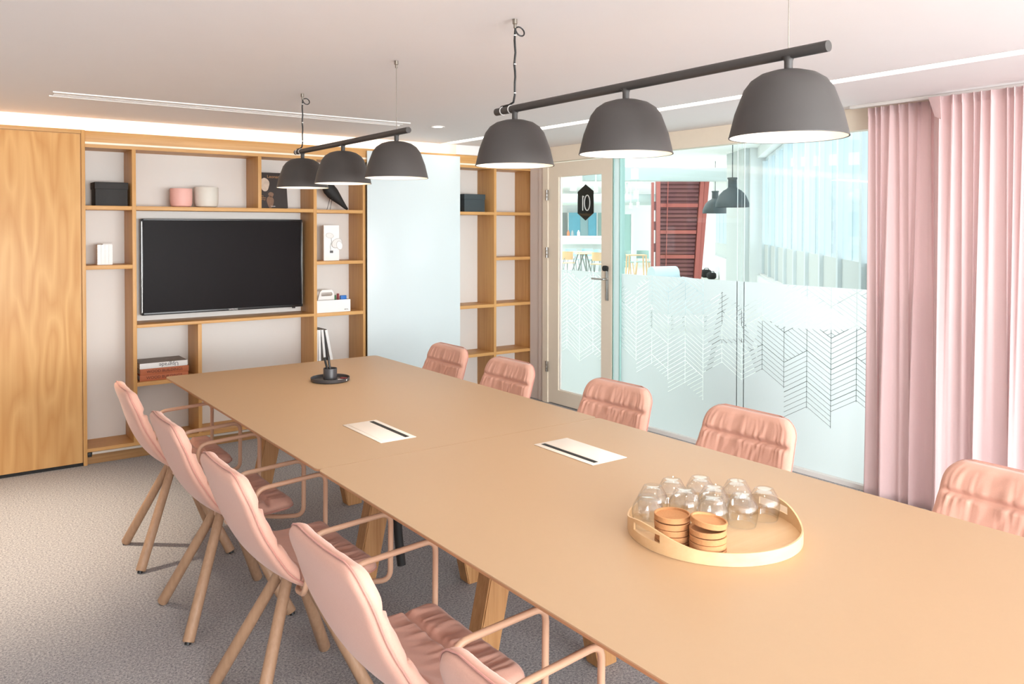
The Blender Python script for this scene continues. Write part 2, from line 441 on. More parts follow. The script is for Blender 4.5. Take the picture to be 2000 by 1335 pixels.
for x in (-1.05, 0.12, 1.28, 2.45, 3.61):
    box('mullion', (x, YB-0.09, 0.55), (x+0.04, YB-0.01, 2.12), 'white_plastic', w3)

# cove light strip on top of the shelving (lies behind the header's upper edge)
cv = empty('cove_light', (0, D+0.16, 2.112), 'long warm light strip glowing in the cove above the shelving', 'light')
box('diffuser', (XL+0.1, 0.0, 0.0), (LEDX1+0.02, 0.03, 0.012), 'led_warm', cv)
# recessed led line in the ceiling beside the glass
ll = empty('ceiling_light_line', (LEDX0, 0, HC), 'thin recessed light line running along the ceiling beside glass partition', 'light')
box('diffuser', (0.004, YB+0.1, 0.012), (LEDX1-LEDX0-0.004, D-0.006, 0.018), 'led_line', ll)
# slot diffuser of the air conditioning
ac = empty('air_diffuser', (0, 4.70, HC), 'long white slot air diffuser in the ceiling before the shelving', 'air vent')
box('frame', (0.545, -0.02, -0.006), (2.60, 0.0, 0.0), 'white_plastic', ac)
box('frame', (0.545, 0.13, -0.006), (2.60, 0.15, 0.0), 'white_plastic', ac)
for k in range(3): box('blade', (0.56, 0.015+k*0.042, -0.004), (2.585, 0.035+k*0.042, 0.0), 'wall_white', ac)
def downlight(x, y, label, power):
    d = empty('downlight', (x, y, HC), label, 'light')
    lathe('trim_ring', [(0.034, -0.004), (0.048, -0.004), (0.048, 0.0), (0.034, 0.0)], 'white_plastic', d, closed=True)
    lathe('lamp', [(0, -0.002), (0.034, -0.002), (0.034, 0.0), (0, 0.0)], 'downlight_glow', d)
    if power:
        ld = bpy.data.lights.new('downlight_beam', 'SPOT'); ld.energy = power; ld.color = (1, 0.82, 0.62); ld.spot_size = 1.25; ld.spot_blend = 0.9
        ld.shadow_soft_size = 0.04
        lo = bpy.data.objects.new('downlight_beam', ld); COL.objects.link(lo); lo.parent = d; lo.location = (0, 0, -0.02)
p = at_z(855, 247, HC)
downlight(p.x, p.y, 'round ceiling downlight in front of the whiteboard', 6)
downlight(0.10, 4.50, 'round ceiling downlight before the tall oak cabinet', 170)
downlight(0.0, 2.4, 'round ceiling downlight over the aisle left of the table', 12)

# ------------------------------------------------------------------ glass partition
YE = 0.2
struct(box('trim_3', (XG-0.02, YB, 2.062), (XG+0.06, D-0.006, HC-0.001), 'cream_paint'))          # head beam
struct(box('trim_4', (XG-0.02, YE, 0.0), (XG+0.06, 4.545, 0.026), 'white_plastic'))        # floor track
struct(box('trim_5', (XG+0.001, 5.55, 0), (XG+0.06, D-0.002, HC), 'jamb_paint'))             # wall strip next to shelving
struct(box('trim_6', (XG-0.008, 5.481, 0), (XG+0.06, 5.549, 2.06), 'jamb_paint'))
struct(box('trim_7', (XG-0.02, 5.412, 0), (XG+0.06, 5.480, 2.06), 'cream_paint'))         # hinge jamb
struct(box('wall_right', (XG, YB-0.1, 0), (XG+0.1, YE, HC), 'wall_white'))
w1 = struct(box('window_1', (XG+0.012, 3.4105, 0.026), (XG+0.024, 4.535, 2.062), 'clear_pane'))
box('frame_strip', (XG-0.003, 4.546, 0.0), (XG-0.001, 4.606, 2.062), 'edge_glass', w1)
box('frame_edge', (XG-0.007, 4.607, 0.0), (XG+0.045, 4.617, 2.062), 'glass_green', w1)
box('frame_edge', (XG-0.007, 4.537, 0.0), (XG+0.045, 4.545, 2.062), 'glass_green', w1)
w2 = struct(box('window_2', (XG+0.012, YE, 0.026), (XG+0.024, 3.4095, 2.062), 'clear_pane'))
box('joint_seal', (XG+0.010, 3.380, 0.026), (XG+0.0115, 3.385, 2.062), 'edge_glass', w2)
box('joint_seal', (XG+0.010, 3.436, 0.026), (XG+0.0115, 3.441, 2.062), 'edge_glass', w1)
def film(y0, y1, z0, z1, parent):
    me = bpy.data.meshes.new('frosted_film')
    x = XG+0.010
    me.from_pydata([(x, y0, z0), (x, y1, z0), (x, y1, z1), (x, y0, z1)], [], [(0, 1, 2, 3)])
    return link('frosted_film', me, 'frosted_film', parent)
film(3.4102, 4.535, 0.028, 1.149, w1); film(YE, 3.4098, 0.028, 1.149, w2)

# the door
d1 = struct(box('door_1', (XG-0.01, 4.625, 0.008), (XG+0.035, 4.744, 2.052), 'cream_paint'))          # lock stile
box('stile', (XG-0.01, 5.279, 0.008), (XG+0.035, 5.408, 2.052), 'cream_paint', d1)
box('rail', (XG-0.01, 4.744, 1.931), (XG+0.035, 5.279, 2.052), 'cream_paint', d1)
box('rail', (XG-0.01, 4.744, 0.008), (XG+0.035, 5.279, 0.126), 'cream_paint', d1)
gp = box('glass_pane', (XG+0.016, 4.744, 0.126), (XG+0.024, 5.279, 1.931), 'clear_pane', d1)
box('glazing_bead', (XG+0.001, 5.262, 0.126), (XG+0.015, 5.2785, 1.931), 'white_plastic', d1)
box('glazing_bead', (XG+0.001, 4.7445, 0.126), (XG+0.015, 5.262, 0.134), 'white_plastic', d1)
fd = film(4.746, 5.26, 0.136, 1.149, gp)
for py, nm in ((381, 0), (493, 1), (715, 2)):
    z = at_x(1070, py, XG-0.02).z
    hg = box('hinge', (XG-0.029, 5.398, z-0.045), (XG-0.0205, 5.43, z+0.045), 'steel', d1, 0.002)
    for k in range(3):
        tube('pin', [(XG-0.031, 5.41, z-0.045+k*0.032), (XG-0.031, 5.41, z-0.019+k*0.032)], 0.005, 'chrome', hg)
hp = box('handle_plate', (XG-0.018, 4.655, 0.93), (XG-0.0105, 4.69, 1.20), 'chrome', d1, 0.003)
tube('lever', fillet([(XG-0.012, 4.672, 1.10), (XG-0.06, 4.672, 1.10), (XG-0.06, 4.80, 1.10)], 0.02), 0.008, 'chrome', hp)
bm = bmesh.new(); add_lathe(bm, [(0, 0), (0.02, 0), (0.022, 0.012), (0.022, 0.03), (0.0, 0.032)], 20)
bm.transform(TR(XG-0.018, 4.672, 1.185) @ RY(-PI/2)); from_bm('lock_cylinder', bm, 'black_paint', hp, auto=40)
# the hexagonal room number on the outer face of the door glass (read from outside, so mirrored from here)
hx = empty('room_sign', (XG+0.0245, 4.974, 1.71), 'black hexagonal room number sign stuck on the door glass', 'sign')
w_, h_ = 0.098, 0.148
hexp = [(0, h_), (w_, h_*0.60), (w_, -h_*0.60), (0, -h_), (-w_, -h_*0.60), (-w_, h_*0.60)]
prism('plate', hexp, 0.0, 0.003, 'black_paint', hx, axis=0, auto=10)
# white numerals painted on the inner face, mirrored as seen from the meeting room
ell = [(-0.0008, -0.022+0.033*math.cos(2*PI*k/28), -0.004+0.062*math.sin(2*PI*k/28)) for k in range(29)]
tube('numeral', ell, 0.0046, 'white_paper', hx, 6)
tube('numeral', [(-0.0008, 0.032, -0.066), (-0.0008, 0.032, 0.056), (-0.0008, 0.018, 0.046)], 0.0050, 'white_paper', hx, 6)

# ------------------------------------------------------------------ curtains
def curtain(name, y_far, y_near, label, seed, corner=False):
    rnd_ = random.Random(seed)
    e = empty(name, (4.268 if not corner else 4.175, 0, 0), label, 'curtain')
    nu, nz = int((y_far-y_near)/0.0045), 46
    ph = [rnd_.uniform(0, 6.28) for _ in range(8)]
    z0, z1 = 0.012, 2.168
    vs, fs = [], []
    # irregular fold positions shared by all heights, merging into wide pleats below
    jit = [rnd_.uniform(-0.35, 0.35) for _ in range(200)]
    for j in range(nz+1):
        t = j/nz; z = z1 + (z0-z1)*t; g = min(1, t*1.25)
        for i in range(nu+1):
            s = i/nu*(y_far-y_near)
            n = s/0.050; k = int(n); fr_ = n-k
            phase = n + jit[k % 200]*(1-fr_)+jit[(k+1) % 200]*fr_
            fine = math.sin(2*PI*phase)
            fine = math.copysign(abs(fine)**0.7, fine)
            wide = math.sin(2*PI*(s/0.165)+ph[0]+0.9*math.sin(s*7+ph[1])+0.5*math.sin(2.2*t+ph[2]+s*3)) + 0.55*math.sin(2*PI*(s/0.093)+ph[3]+1.2*math.sin(s*5+ph[4]+t*1.5))
            x = fine*0.013*(1-0.5*g) + wide*0.019*g**0.9
            yy = y_far - s + 0.010*math.sin(2*PI*phase*1.0+1.3)*(1-0.5*g) + 0.02*g*math.cos(2*PI*(s/0.165)+ph[0])
            if s < 0.05: x -= 0.0
            edge = min(1, s/0.05)
            yy += 0.02*(t-0.5)*(1-edge)
            vs.append((x, yy, z))
    for j in range(nz):
        for i in range(nu):
            a = j*(nu+1)+i; fs.append((a, a+1, a+nu+2, a+nu+1))
    me = bpy.data.meshes.new('cloth'); me.from_pydata(vs, [], fs)
    o = link('cloth', me, 'curtain_pink', e, True)
    sd = o.modifiers.new('thickness', 'SOLIDIFY'); sd.thickness = 0.0025
    # stiff heading tape along the top
    hv, hf = [], []
    for i in range(nu+1):
        x, y, z = vs[i]; hv += [(x-0.003, y, z+0.001), (x-0.003, y, z-0.045)]
    for i in range(nu): hf.append((2*i, 2*i+2, 2*i+3, 2*i+1))
    me = bpy.data.meshes.new('heading_tape'); me.from_pydata(hv, [], hf)
    link('heading_tape', me, 'curtain_pink', e, True)
    if corner:
        bm = bmesh.new()
        a = [(-0.02, y_far+0.016, z1), (-0.032, y_far-0.05, z1-0.002), (-0.030, y_far-0.055, z1-0.12), (-0.022, y_far-0.018, z1-0.10)]
        f1 = [bm.verts.new(p_) for p_ in a]; f2 = [bm.verts.new((p_[0]+0.004, p_[1], p_[2])) for p_ in a]
        bm.faces.new(f1); bm.faces.new(f2[::-1])
        for k in range(4): bm.faces.new((f1[k], f2[k], f2[(k+1) % 4], f1[(k+1) % 4]))
        from_bm('folded_corner', bm, 'curtain_pink', e)
    return e
YC1, YC2 = 2.47, 2.03
curtain('curtain', YC1, YC2+0.004, 'pink pleated curtain panel hanging beside the frosted glass', 3)
curtain('curtain', YC2+0.035, 0.62, 'pink pleated curtain panel at right edge with folded top corner', 11, True)
ct = empty('curtain_track', (4.245, 0, HC), 'white ceiling curtain track above the pink curtains', 'curtain track')
box('rail', (-0.016, 0.5, -0.018), (0.016, 2.56, 0.0), 'white_plastic', ct, 0.003)

# ================================================================== SHELVING WALL
sh = empty('shelving_unit', (0, D, 0), 'oak wall shelving with open compartments around the television', 'shelving')
DP = 0.262
def upright(x0, x1, z0, z1, d0=0.0): return box('upright', (x0, d0, z0), (x1, DP-0.004, z1), 'oak_vertical', sh, 0.0015)
def shelf(x0, x1, z0, z1): return box('shelf', (x0, 0.001, z0), (x1, DP-0.004, z1), 'oak_horizontal', sh, 0.0015)
XS, U1, U2, U3, U4, U5, U6 = 0.834, (1.107, 1.131), (1.931, 1.956), (2.344, 2.369), (2.742, 2.764), (3.971, 3.996), (4.382, 4.408)
ZB, ZT = 0.10, 2.006
box('header', (XS+0.001, 0, ZT), (U6[1], DP-0.004, 2.027), 'oak_horizontal', sh)
box('header', (XS+0.001, 0.012, 2.027), (U6[1], DP-0.004, 2.041), 'track_white', sh)
box('header', (XS+0.001, 0, 2.041), (U6[1], DP-0.004, 2.110), 'oak_horizontal', sh, 0.001)
box('sliding_track', (XS+0.001, -0.004, 2.0275), (U6[1], 0.0115, 2.0405), 'track_white', sh)
box('plinth', (XS+0.001, 0.012, 0.0), (U6[1], DP-0.004, 0.064), 'oak_plinth', sh)
box('bottom_board', (XS+0.001, 0, 0.079), (U6[1], DP-0.004, ZB), 'oak_horizontal', sh)
box('sliding_track', (XS+0.028, -0.012, 0.0645), (U6[1], DP-0.004, 0.0785), 'aluminium', sh)
box('track_stop', (XS+0.003, -0.010, 0.050), (XS+0.026, 0.011, 0.077), 'black_paint', sh, 0.002)
box('back_panel', (XS+0.001, DP-0.003, ZB), (U6[1], DP-0.0005, ZT), 'shelf_back', sh)
for (a, b_) in (U1, U3, U4, U5, U6): upright(a, b_, ZB, ZT)
upright(U2[0], U2[1], 1.64, ZT)
upright(1.515, 1.540, ZB, 0.844)
upright(2.85, 2.874, ZB, ZT, 0.02)
upright(3.40, 3.424, ZB, ZT, 0.02)
SH1 = (1.614, 1.640)
shelf(XS+0.002, U1[0], *SH1); shelf(XS+0.002, U1[0], 1.234, 1.260)
shelf(U1[1], U3[0], *SH1); shelf(U1[1], U3[0], 0.845, 0.865)
shelf(U1[1], 1.515, 0.462, 0.488)
shelf(U3[1], U4[0], 1.611, 1.636); shelf(U3[1], U4[0], 1.226, 1.251); shelf(U3[1], U4[0], 0.838, 0.864); shelf(U3[1], U4[0], 0.407, 0.432)
shelf(3.424, U5[0], 1.612, 1.637); shelf(3.424, U5[0], 0.820, 0.847); shelf(3.424, U5[0], 0.407, 0.432)
for z in (1.612, 1.221, 0.822, 0.407): shelf(U5[1], U6[0], z, z+0.026)

# tall oak cabinet left of the shelving
cb = empty('tall_cabinet', (0, D, 0), 'tall oak cabinet with one wide veneered door left of shelving', 'cabinet')
CXL = -0.35
box('body', (CXL, 0.0, 0.02), (XS, DP-0.004, 2.105), 'oak_vertical', cb)
box('side_frame', (0.812, -0.016, 0.0), (XS, -0.0005, 2.112), 'oak_vertical', cb, 0.001)
box('top_frame', (CXL, -0.016, 2.088), (0.811, -0.0005, 2.112), 'oak_horizontal', cb, 0.001)
box('kick_board', (CXL, -0.004, 0.0), (0.811, -0.0005, 0.018), 'black_soft', cb)
box('door', (CXL, -0.015, 0.022), (0.806, -0.0006, 2.083), 'oak_door', cb, 0.001)

# white glass sliding board
wbx = empty('whiteboard', (U4[1]+0.001, D, 0), 'tall white glass sliding board hanging on the shelving', 'whiteboard')
box('panel', (0, -0.030, 0.09), (3.606-U4[1], -0.018, 2.092), 'glass_board', wbx, 0.001)
box('rear_frame', (0.01, -0.0175, 0.10), (3.596-U4[1], -0.0125, 2.08), 'aluminium', wbx)

# television
tv = empty('television', (1.195, D+0.17, 0.907), 'large black wall mounted television in the oak shelving', 'television')
TW, TH = 2.322-1.195, 1.561-0.907
box('housing', (0, 0.0, 0), (TW, 0.05, TH), 'tv_bezel', tv, 0.004)
bm = bmesh.new()
for lo, hi in (((0, -0.006, 0), (0.012, -0.0002, TH)), ((TW-0.012, -0.006, 0), (TW, -0.0002, TH)), ((0.012, -0.006, TH-0.012), (TW-0.012, -0.0002, TH)), ((0.012, -0.006, 0), (TW-0.012, -0.0002, 0.018))):
    add_box(bm, lo, hi, 0.0015)
bz = from_bm('bezel', bm, 'tv_bezel', tv, auto=40)
box('edge_strip', (0.0005, -0.0068, 0.02), (0.0032, -0.0061, TH-0.02), 'chrome', bz)
box('edge_strip', (TW-0.0032, -0.0068, 0.02), (TW-0.0005, -0.0061, TH-0.02), 'chrome', bz)
box('screen', (0.0125, -0.0025, 0.0185), (TW-0.0125, -0.0003, TH-0.0125), 'screen_black', tv)
text('brand_mark', 'SAMSUNG', 0.014, 'white_plastic', TR(TW*0.54, -0.0062, 0.009) @ FACE_MY, tv)
box('sensor', (TW*0.93, -0.006, -0.010), (TW*0.95, 0.01, -0.0002), 'black_paint', tv, 0.002)
box('wall_bracket', (TW*0.3, 0.0505, TH*0.25), (TW*0.7, DP-0.17-0.0035, TH*0.75), 'black_paint', tv)

# ------------------------------------------------------------------ things on the shelves
def storage_box(x0, x1, zb, h, depth, mat, label):
    e = empty('storage_box', ((x0+x1)/2, D+0.035+depth/2, zb), label, 'box')
    w = (x1-x0)/2
    box('body', (-w+0.004, -depth/2+0.004, 0.0), (w-0.004, depth/2-0.004, h-0.012), mat, e, 0.002)
    box('lid', (-w, -depth/2, h-0.045), (w, depth/2, h), mat, e, 0.003)
storage_box(0.895, 1.092, 1.6405, 0.152, 0.16, 'box_black', 'black lidded storage box on top shelf beside the tall cabinet')
storage_box(3.690, 3.905, 1.6375, 0.150, 0.17, 'box_teal', 'dark teal lidded storage box right of the white glass board')
def pot(x, r, h, mat, label):
    e = tag(lathe('pot', [(0, 0), (r*0.72, 0), (r*0.9, h*0.06), (r*0.985, h*0.2), (r, h*0.55), (r, h*0.97), (r*0.97, h), (r*0.9, h), (r*0.88, h*0.9), (r*0.86, h*0.2), (r*0.7, h*0.1), (0, h*0.1)], mat, None, 40), label, 'pot')
    e.location = (x, D+0.10, 1.6405)
pot(1.435, 0.072, 0.126, 'pot_pink', 'small round pink ceramic pot on the upper shelf')
pot(1.602, 0.080, 0.140, 'pot_white', 'larger round off-white ceramic pot beside the pink pot')
# white relief block: little stacked bricks
rb = empty('relief_block', (0.955, D+0.06, 1.2605), 'white square decorative block with brick relief on a left shelf', 'ornament')
box('core', (-0.042, 0.004, 0.0), (0.042, 0.07, 0.13), 'white_plastic', rb)
for r_ in range(8):
    for c_ in range(4):
        z0 = r_*0.0163; x0 = -0.045+c_*0.0225
        box('brick', (x0+0.0004, -(0.003 if r_ % 2 else 0.0), z0+0.0014), (x0+0.0221, 0.0039, z0+0.0150), 'white_plastic', rb)
box('brick', (-0.012, 0.0, 0.1305), (0.042, 0.06, 0.135), 'white_plastic', rb)
# dark picture book standing open towards the room
bk = empty('picture_book', (2.0745, D+0.10, 1.6447), 'large dark picture book with pale portrait cover standing on shelf', 'book')
bw, bh, tl_ = 0.112, 0.262, math.radians(9)
RB = RX(-tl_)
def tb(name, lo, hi, mat, par):
    bm = bmesh.new(); add_box(bm, lo, hi); bm.transform(RB); return from_bm(name, bm, mat, par)
tb('cover', (-bw, 0.0, 0.0), (bw, 0.004, bh), 'book_dark', bk)
tb('pages', (-bw+0.006, 0.0045, 0.004), (bw-0.004, 0.021, bh-0.004), 'white_paper', bk)
tb('back_cover', (-bw, 0.0215, 0.0), (bw, 0.025, bh), 'book_dark', bk)
def blob(name, cx, cz, rx, rz_, mat, n=22, wob=0.12):
    bm = bmesh.new()
    vs_ = [bm.verts.new((cx+rx*math.cos(2*PI*k/n)*(1+wob*math.sin(3*2*PI*k/n)), -0.0006, cz+rz_*math.sin(2*PI*k/n))) for k in range(n)]
    bm.faces.new(vs_); bm.transform(RB); return from_bm(name, bm, mat, bk)
plain('cover_pale', srgb(206, 186, 168), 0.7, 0.25, 40); plain('cover_shade', srgb(128, 98, 78), 0.7, 0.3, 40)
blob('portrait_print', -0.052, 0.172, 0.034, 0.05, 'cover_pale'); blob('portrait_print', -0.018, 0.045, 0.026, 0.045, 'cover_shade'); blob('portrait_print', -0.01, 0.098, 0.02, 0.02, 'cover_shade')
text('cover_title', 'Leonardo', 0.032, 'ink_gold', RB @ TR(0.03, -0.0006, 0.232) @ FACE_MY, bk)
text('cover_title', 'The\nComplete\nPaintings', 0.013, 'ink_gold', RB @ TR(-0.075, -0.0006, 0.075) @ FACE_MY, bk)
text('cover_title', 'TASCHEN', 0.008, 'white_paper', RB @ TR(0.0, -0.0006, 0.012) @ FACE_MY, bk)

# black bird figure
bd = empty('bird_figure', (2.53, D+0.09, 1.6365), 'black wooden bird figure on a shelf beside whiteboard', 'ornament')
spine = [(-0.135, 0.232, 0.003), (-0.118, 0.236, 0.010), (-0.100, 0.238, 0.024), (-0.075, 0.226, 0.034), (-0.05, 0.195, 0.042), (-0.025, 0.158, 0.050), (0.005, 0.125, 0.049), (0.04, 0.09, 0.037), (0.075, 0.055, 0.024), (0.105, 0.024, 0.015), (0.125, 0.006, 0.008)]
bm = bmesh.new(); add_tube(bm, [(a, 0, c) for a, c, r in spine], [r for _, _, r in spine], 16)
bm.transform(Matrix.Scale(0.8, 4, (0, 1, 0))); from_bm('body', bm, 'black_soft', bd, smooth=True)
for s_ in (-1, 1): tube('leg', [(-0.005, s_*0.018, 0.112), (-0.03, s_*0.03, 0.0)], 0.0018, 'black_paint', bd)
# white panel with blossom
pn = empty('white_panel', (2.515, D+0.07, 1.2515), 'white rectangular picture panel with lamp print standing on shelf', 'picture')
box('board', (-0.062, 0.0, 0.0), (0.062, 0.022, 0.268), 'white_paper', pn, 0.001)
def disc(cx, cz, rx, rz_, y, mat, name, tilt=0):
    bm = bmesh.new(); add_lathe(bm, [(0, 0), (0.6, 0.05), (0.9, 0.03), (1.0, 0.0), (0.6, -0.02), (0, -0.02)], 22)
    bm.transform(TR(cx, y, cz) @ RY(tilt) @ Matrix.Diagonal((rx, 0.02, rz_, 1)) @ RX(PI/2)); return from_bm(name, bm, mat, pn, smooth=True)
disc(-0.015, 0.19, 0.032, 0.02, -0.002, 'petal_white', 'print', 0.2)
disc(0.042, 0.132, 0.046, 0.034, -0.004, 'petal_white', 'print', -0.5)
disc(0.062, 0.115, 0.024, 0.034, -0.006, 'white_paper', 'print', -0.3)
tube('print_stem', fillet([(-0.004, -0.001, 0.175), (0.0, -0.001, 0.14), (-0.012, -0.001, 0.11), (-0.006, -0.001, 0.075)], 0.02), 0.0013, 'ink_grey', pn, 6)
box('print_base', (-0.014, -0.0015, 0.058), (0.012, -0.0003, 0.076), 'ink_grey', pn)
# white desk caddy
cd = empty('desk_caddy', (2.475, D+0.07, 0.8645), 'white plastic tool caddy with handle on a lower shelf', 'caddy')
x0, x1 = -0.104, 0.168
bm = bmesh.new()
add_box(bm, (x0, -0.055, 0), (x1, -0.051, 0.092), 0.001); add_box(bm, (x0, 0.106, 0), (x1, 0.110, 0.092), 0.001)
add_box(bm, (x0, -0.051, 0), (x0+0.004, 0.106, 0.092)); add_box(bm, (x1-0.004, -0.051, 0), (x1, 0.106, 0.092)); add_box(bm, (x0+0.004, -0.051, 0), (x1-0.004, 0.106, 0.004))
from_bm('tray', bm, 'white_plastic', cd)
bm = bmesh.new()
outer = [(-0.07, 0.01), (-0.062, 0.09), (-0.042, 0.155), (-0.03, 0.165), (0.05, 0.165), (0.062, 0.155), (0.085, 0.09), (0.09, 0.01)]
inner = [(-0.032, 0.125), (-0.034, 0.142), (-0.024, 0.149), (0.044, 0.149), (0.054, 0.142), (0.052, 0.125)]
for y_ in (0.022, 0.034):
    pass
bm_o = bmesh.new()
# handle wall as a ring of quads around the grip opening
ring_o = [(-0.07, 0.01), (-0.062, 0.09), (-0.044, 0.150), (-0.028, 0.165), (0.048, 0.165), (0.064, 0.150), (0.082, 0.09), (0.09, 0.01)]
ring_i = [(-0.03, 0.118), (-0.036, 0.124), (-0.036, 0.138), (-0.028, 0.146), (0.046, 0.146), (0.054, 0.138), (0.054, 0.124), (0.046, 0.118)]
layers = []
for y_ in (0.022, 0.034):
    layers.append(([bm_o.verts.new((a, y_, c)) for a, c in ring_o], [bm_o.verts.new((a, y_, c)) for a, c in ring_i]))
for (oo, ii), s_ in zip(layers, (1, -1)):
    for k in range(8):
        k2 = (k+1) % 8; f = (oo[k], oo[k2], ii[k2], ii[k]); bm_o.faces.new(f if s_ > 0 else f[::-1])
for idx in (0, 1):
    A, B = layers[0][idx], layers[1][idx]
    for k in range(8): k2 = (k+1) % 8; bm_o.faces.new((A[k], A[k2], B[k2], B[k]))
bm.free(); from_bm('handle', bm_o, 'white_plastic', cd)
text('brand_mark', 'vitra.', 0.018, 'ink_grey', TR(0.135, -0.0555, 0.018) @ FACE_MY, cd)
def prop(name, x, z, w, h, mat, label, dy=0.05):
    o = tag(box(name, (-w/2, -0.01, 0), (w/2, 0.012, h), mat, None, 0.003), label, 'stationery'); o.location = (2.475+x, D+0.07+dy, 0.8645+z)
prop('eraser', 0.125, 0.006, 0.048, 0.115, 'blue_plastic', 'blue board eraser standing in the white caddy', -0.02)
prop('marker_pen', 0.096, 0.006, 0.014, 0.128, 'red_plastic', 'red marker pen standing in the white caddy', 0.01)
prop('marker_pen', 0.078, 0.006, 0.014, 0.115, 'green_plastic', 'green marker pen standing in the white caddy', 0.03)
# white magazines leaning
for k, (x, a, th, lab) in enumerate(((2.386, 0.0, 0.028, 'thick white binder upright against the shelf upright'), (2.415, 0.012, 0.020, 'white magazine standing second from shelf upright'), (2.460, 0.085, 0.018, 'white magazine leaning third from shelf upright'), (2.522, 0.19, 0.020, 'outermost white magazine leaning furthest over'))):
    e = empty('magazine', (x, D+0.06, 0.4325), lab, 'magazine')
    for nm, lo, hi, mt in (('spine', (-th/2, 0.0, 0), (th/2, 0.002, 0.30), 'white_paper'), ('pages', (-th/2+0.001, 0.0022, 0.002), (th/2-0.003, 0.18, 0.297), 'white_paper'), ('cover', (th/2-0.0028, 0.0022, 0), (th/2, 0.185, 0.30), 'black_soft')):
        bm = bmesh.new(); add_box(bm, lo, hi); bm.transform(RY(-a) @ TR(0, 0, th/2*math.sin(a)+0.0003)); from_bm(nm, bm, mt, e)
# stacked books
def flat_book(x0, x1, z, h, cover, label, title, tmat, size, flip=False, top=None, dep=0.2):
    e = empty('stacked_book', ((x0+x1)/2, D+0.02, z), label, 'book'); w = (x1-x0)/2
    box('spine', (-w, 0.0, 0), (w, 0.004, h), cover, e, 0.001)
    box('pages', (-w+0.004, 0.0042, 0.0032), (w-0.004, dep-0.005, h-0.0032), 'white_paper', e)
    box('cover', (-w, 0.0042, 0), (w, dep, 0.003), cover, e); box('cover', (-w, 0.0042, h-0.003), (w, dep, h), top or cover, e)
    text('spine_title', title, size, tmat, TR(0.0 if not flip else 0.03, -0.0006, h/2) @ FACE_MY @ (RZ(PI) if flip else Matrix()), e)
    return e
flat_book(1.150, 1.455, 0.4885, 0.040, 'book_rust', 'rust brown book at the bottom of the book stack', 'WOOD BUILDINGS', 'ink', 0.026)
flat_book(1.152, 1.458, 0.5290, 0.040, 'book_rust', 'rust brown book in the middle of the stack', 'WOOD BUILDINGS', 'ink', 0.026)
flat_book(1.150, 1.450, 0.5695, 0.036, 'white_paper', 'white spined book lying on top of the rust books', 'Upgrade', 'ink_grey', 0.036, True, 'book_grey', 0.22)

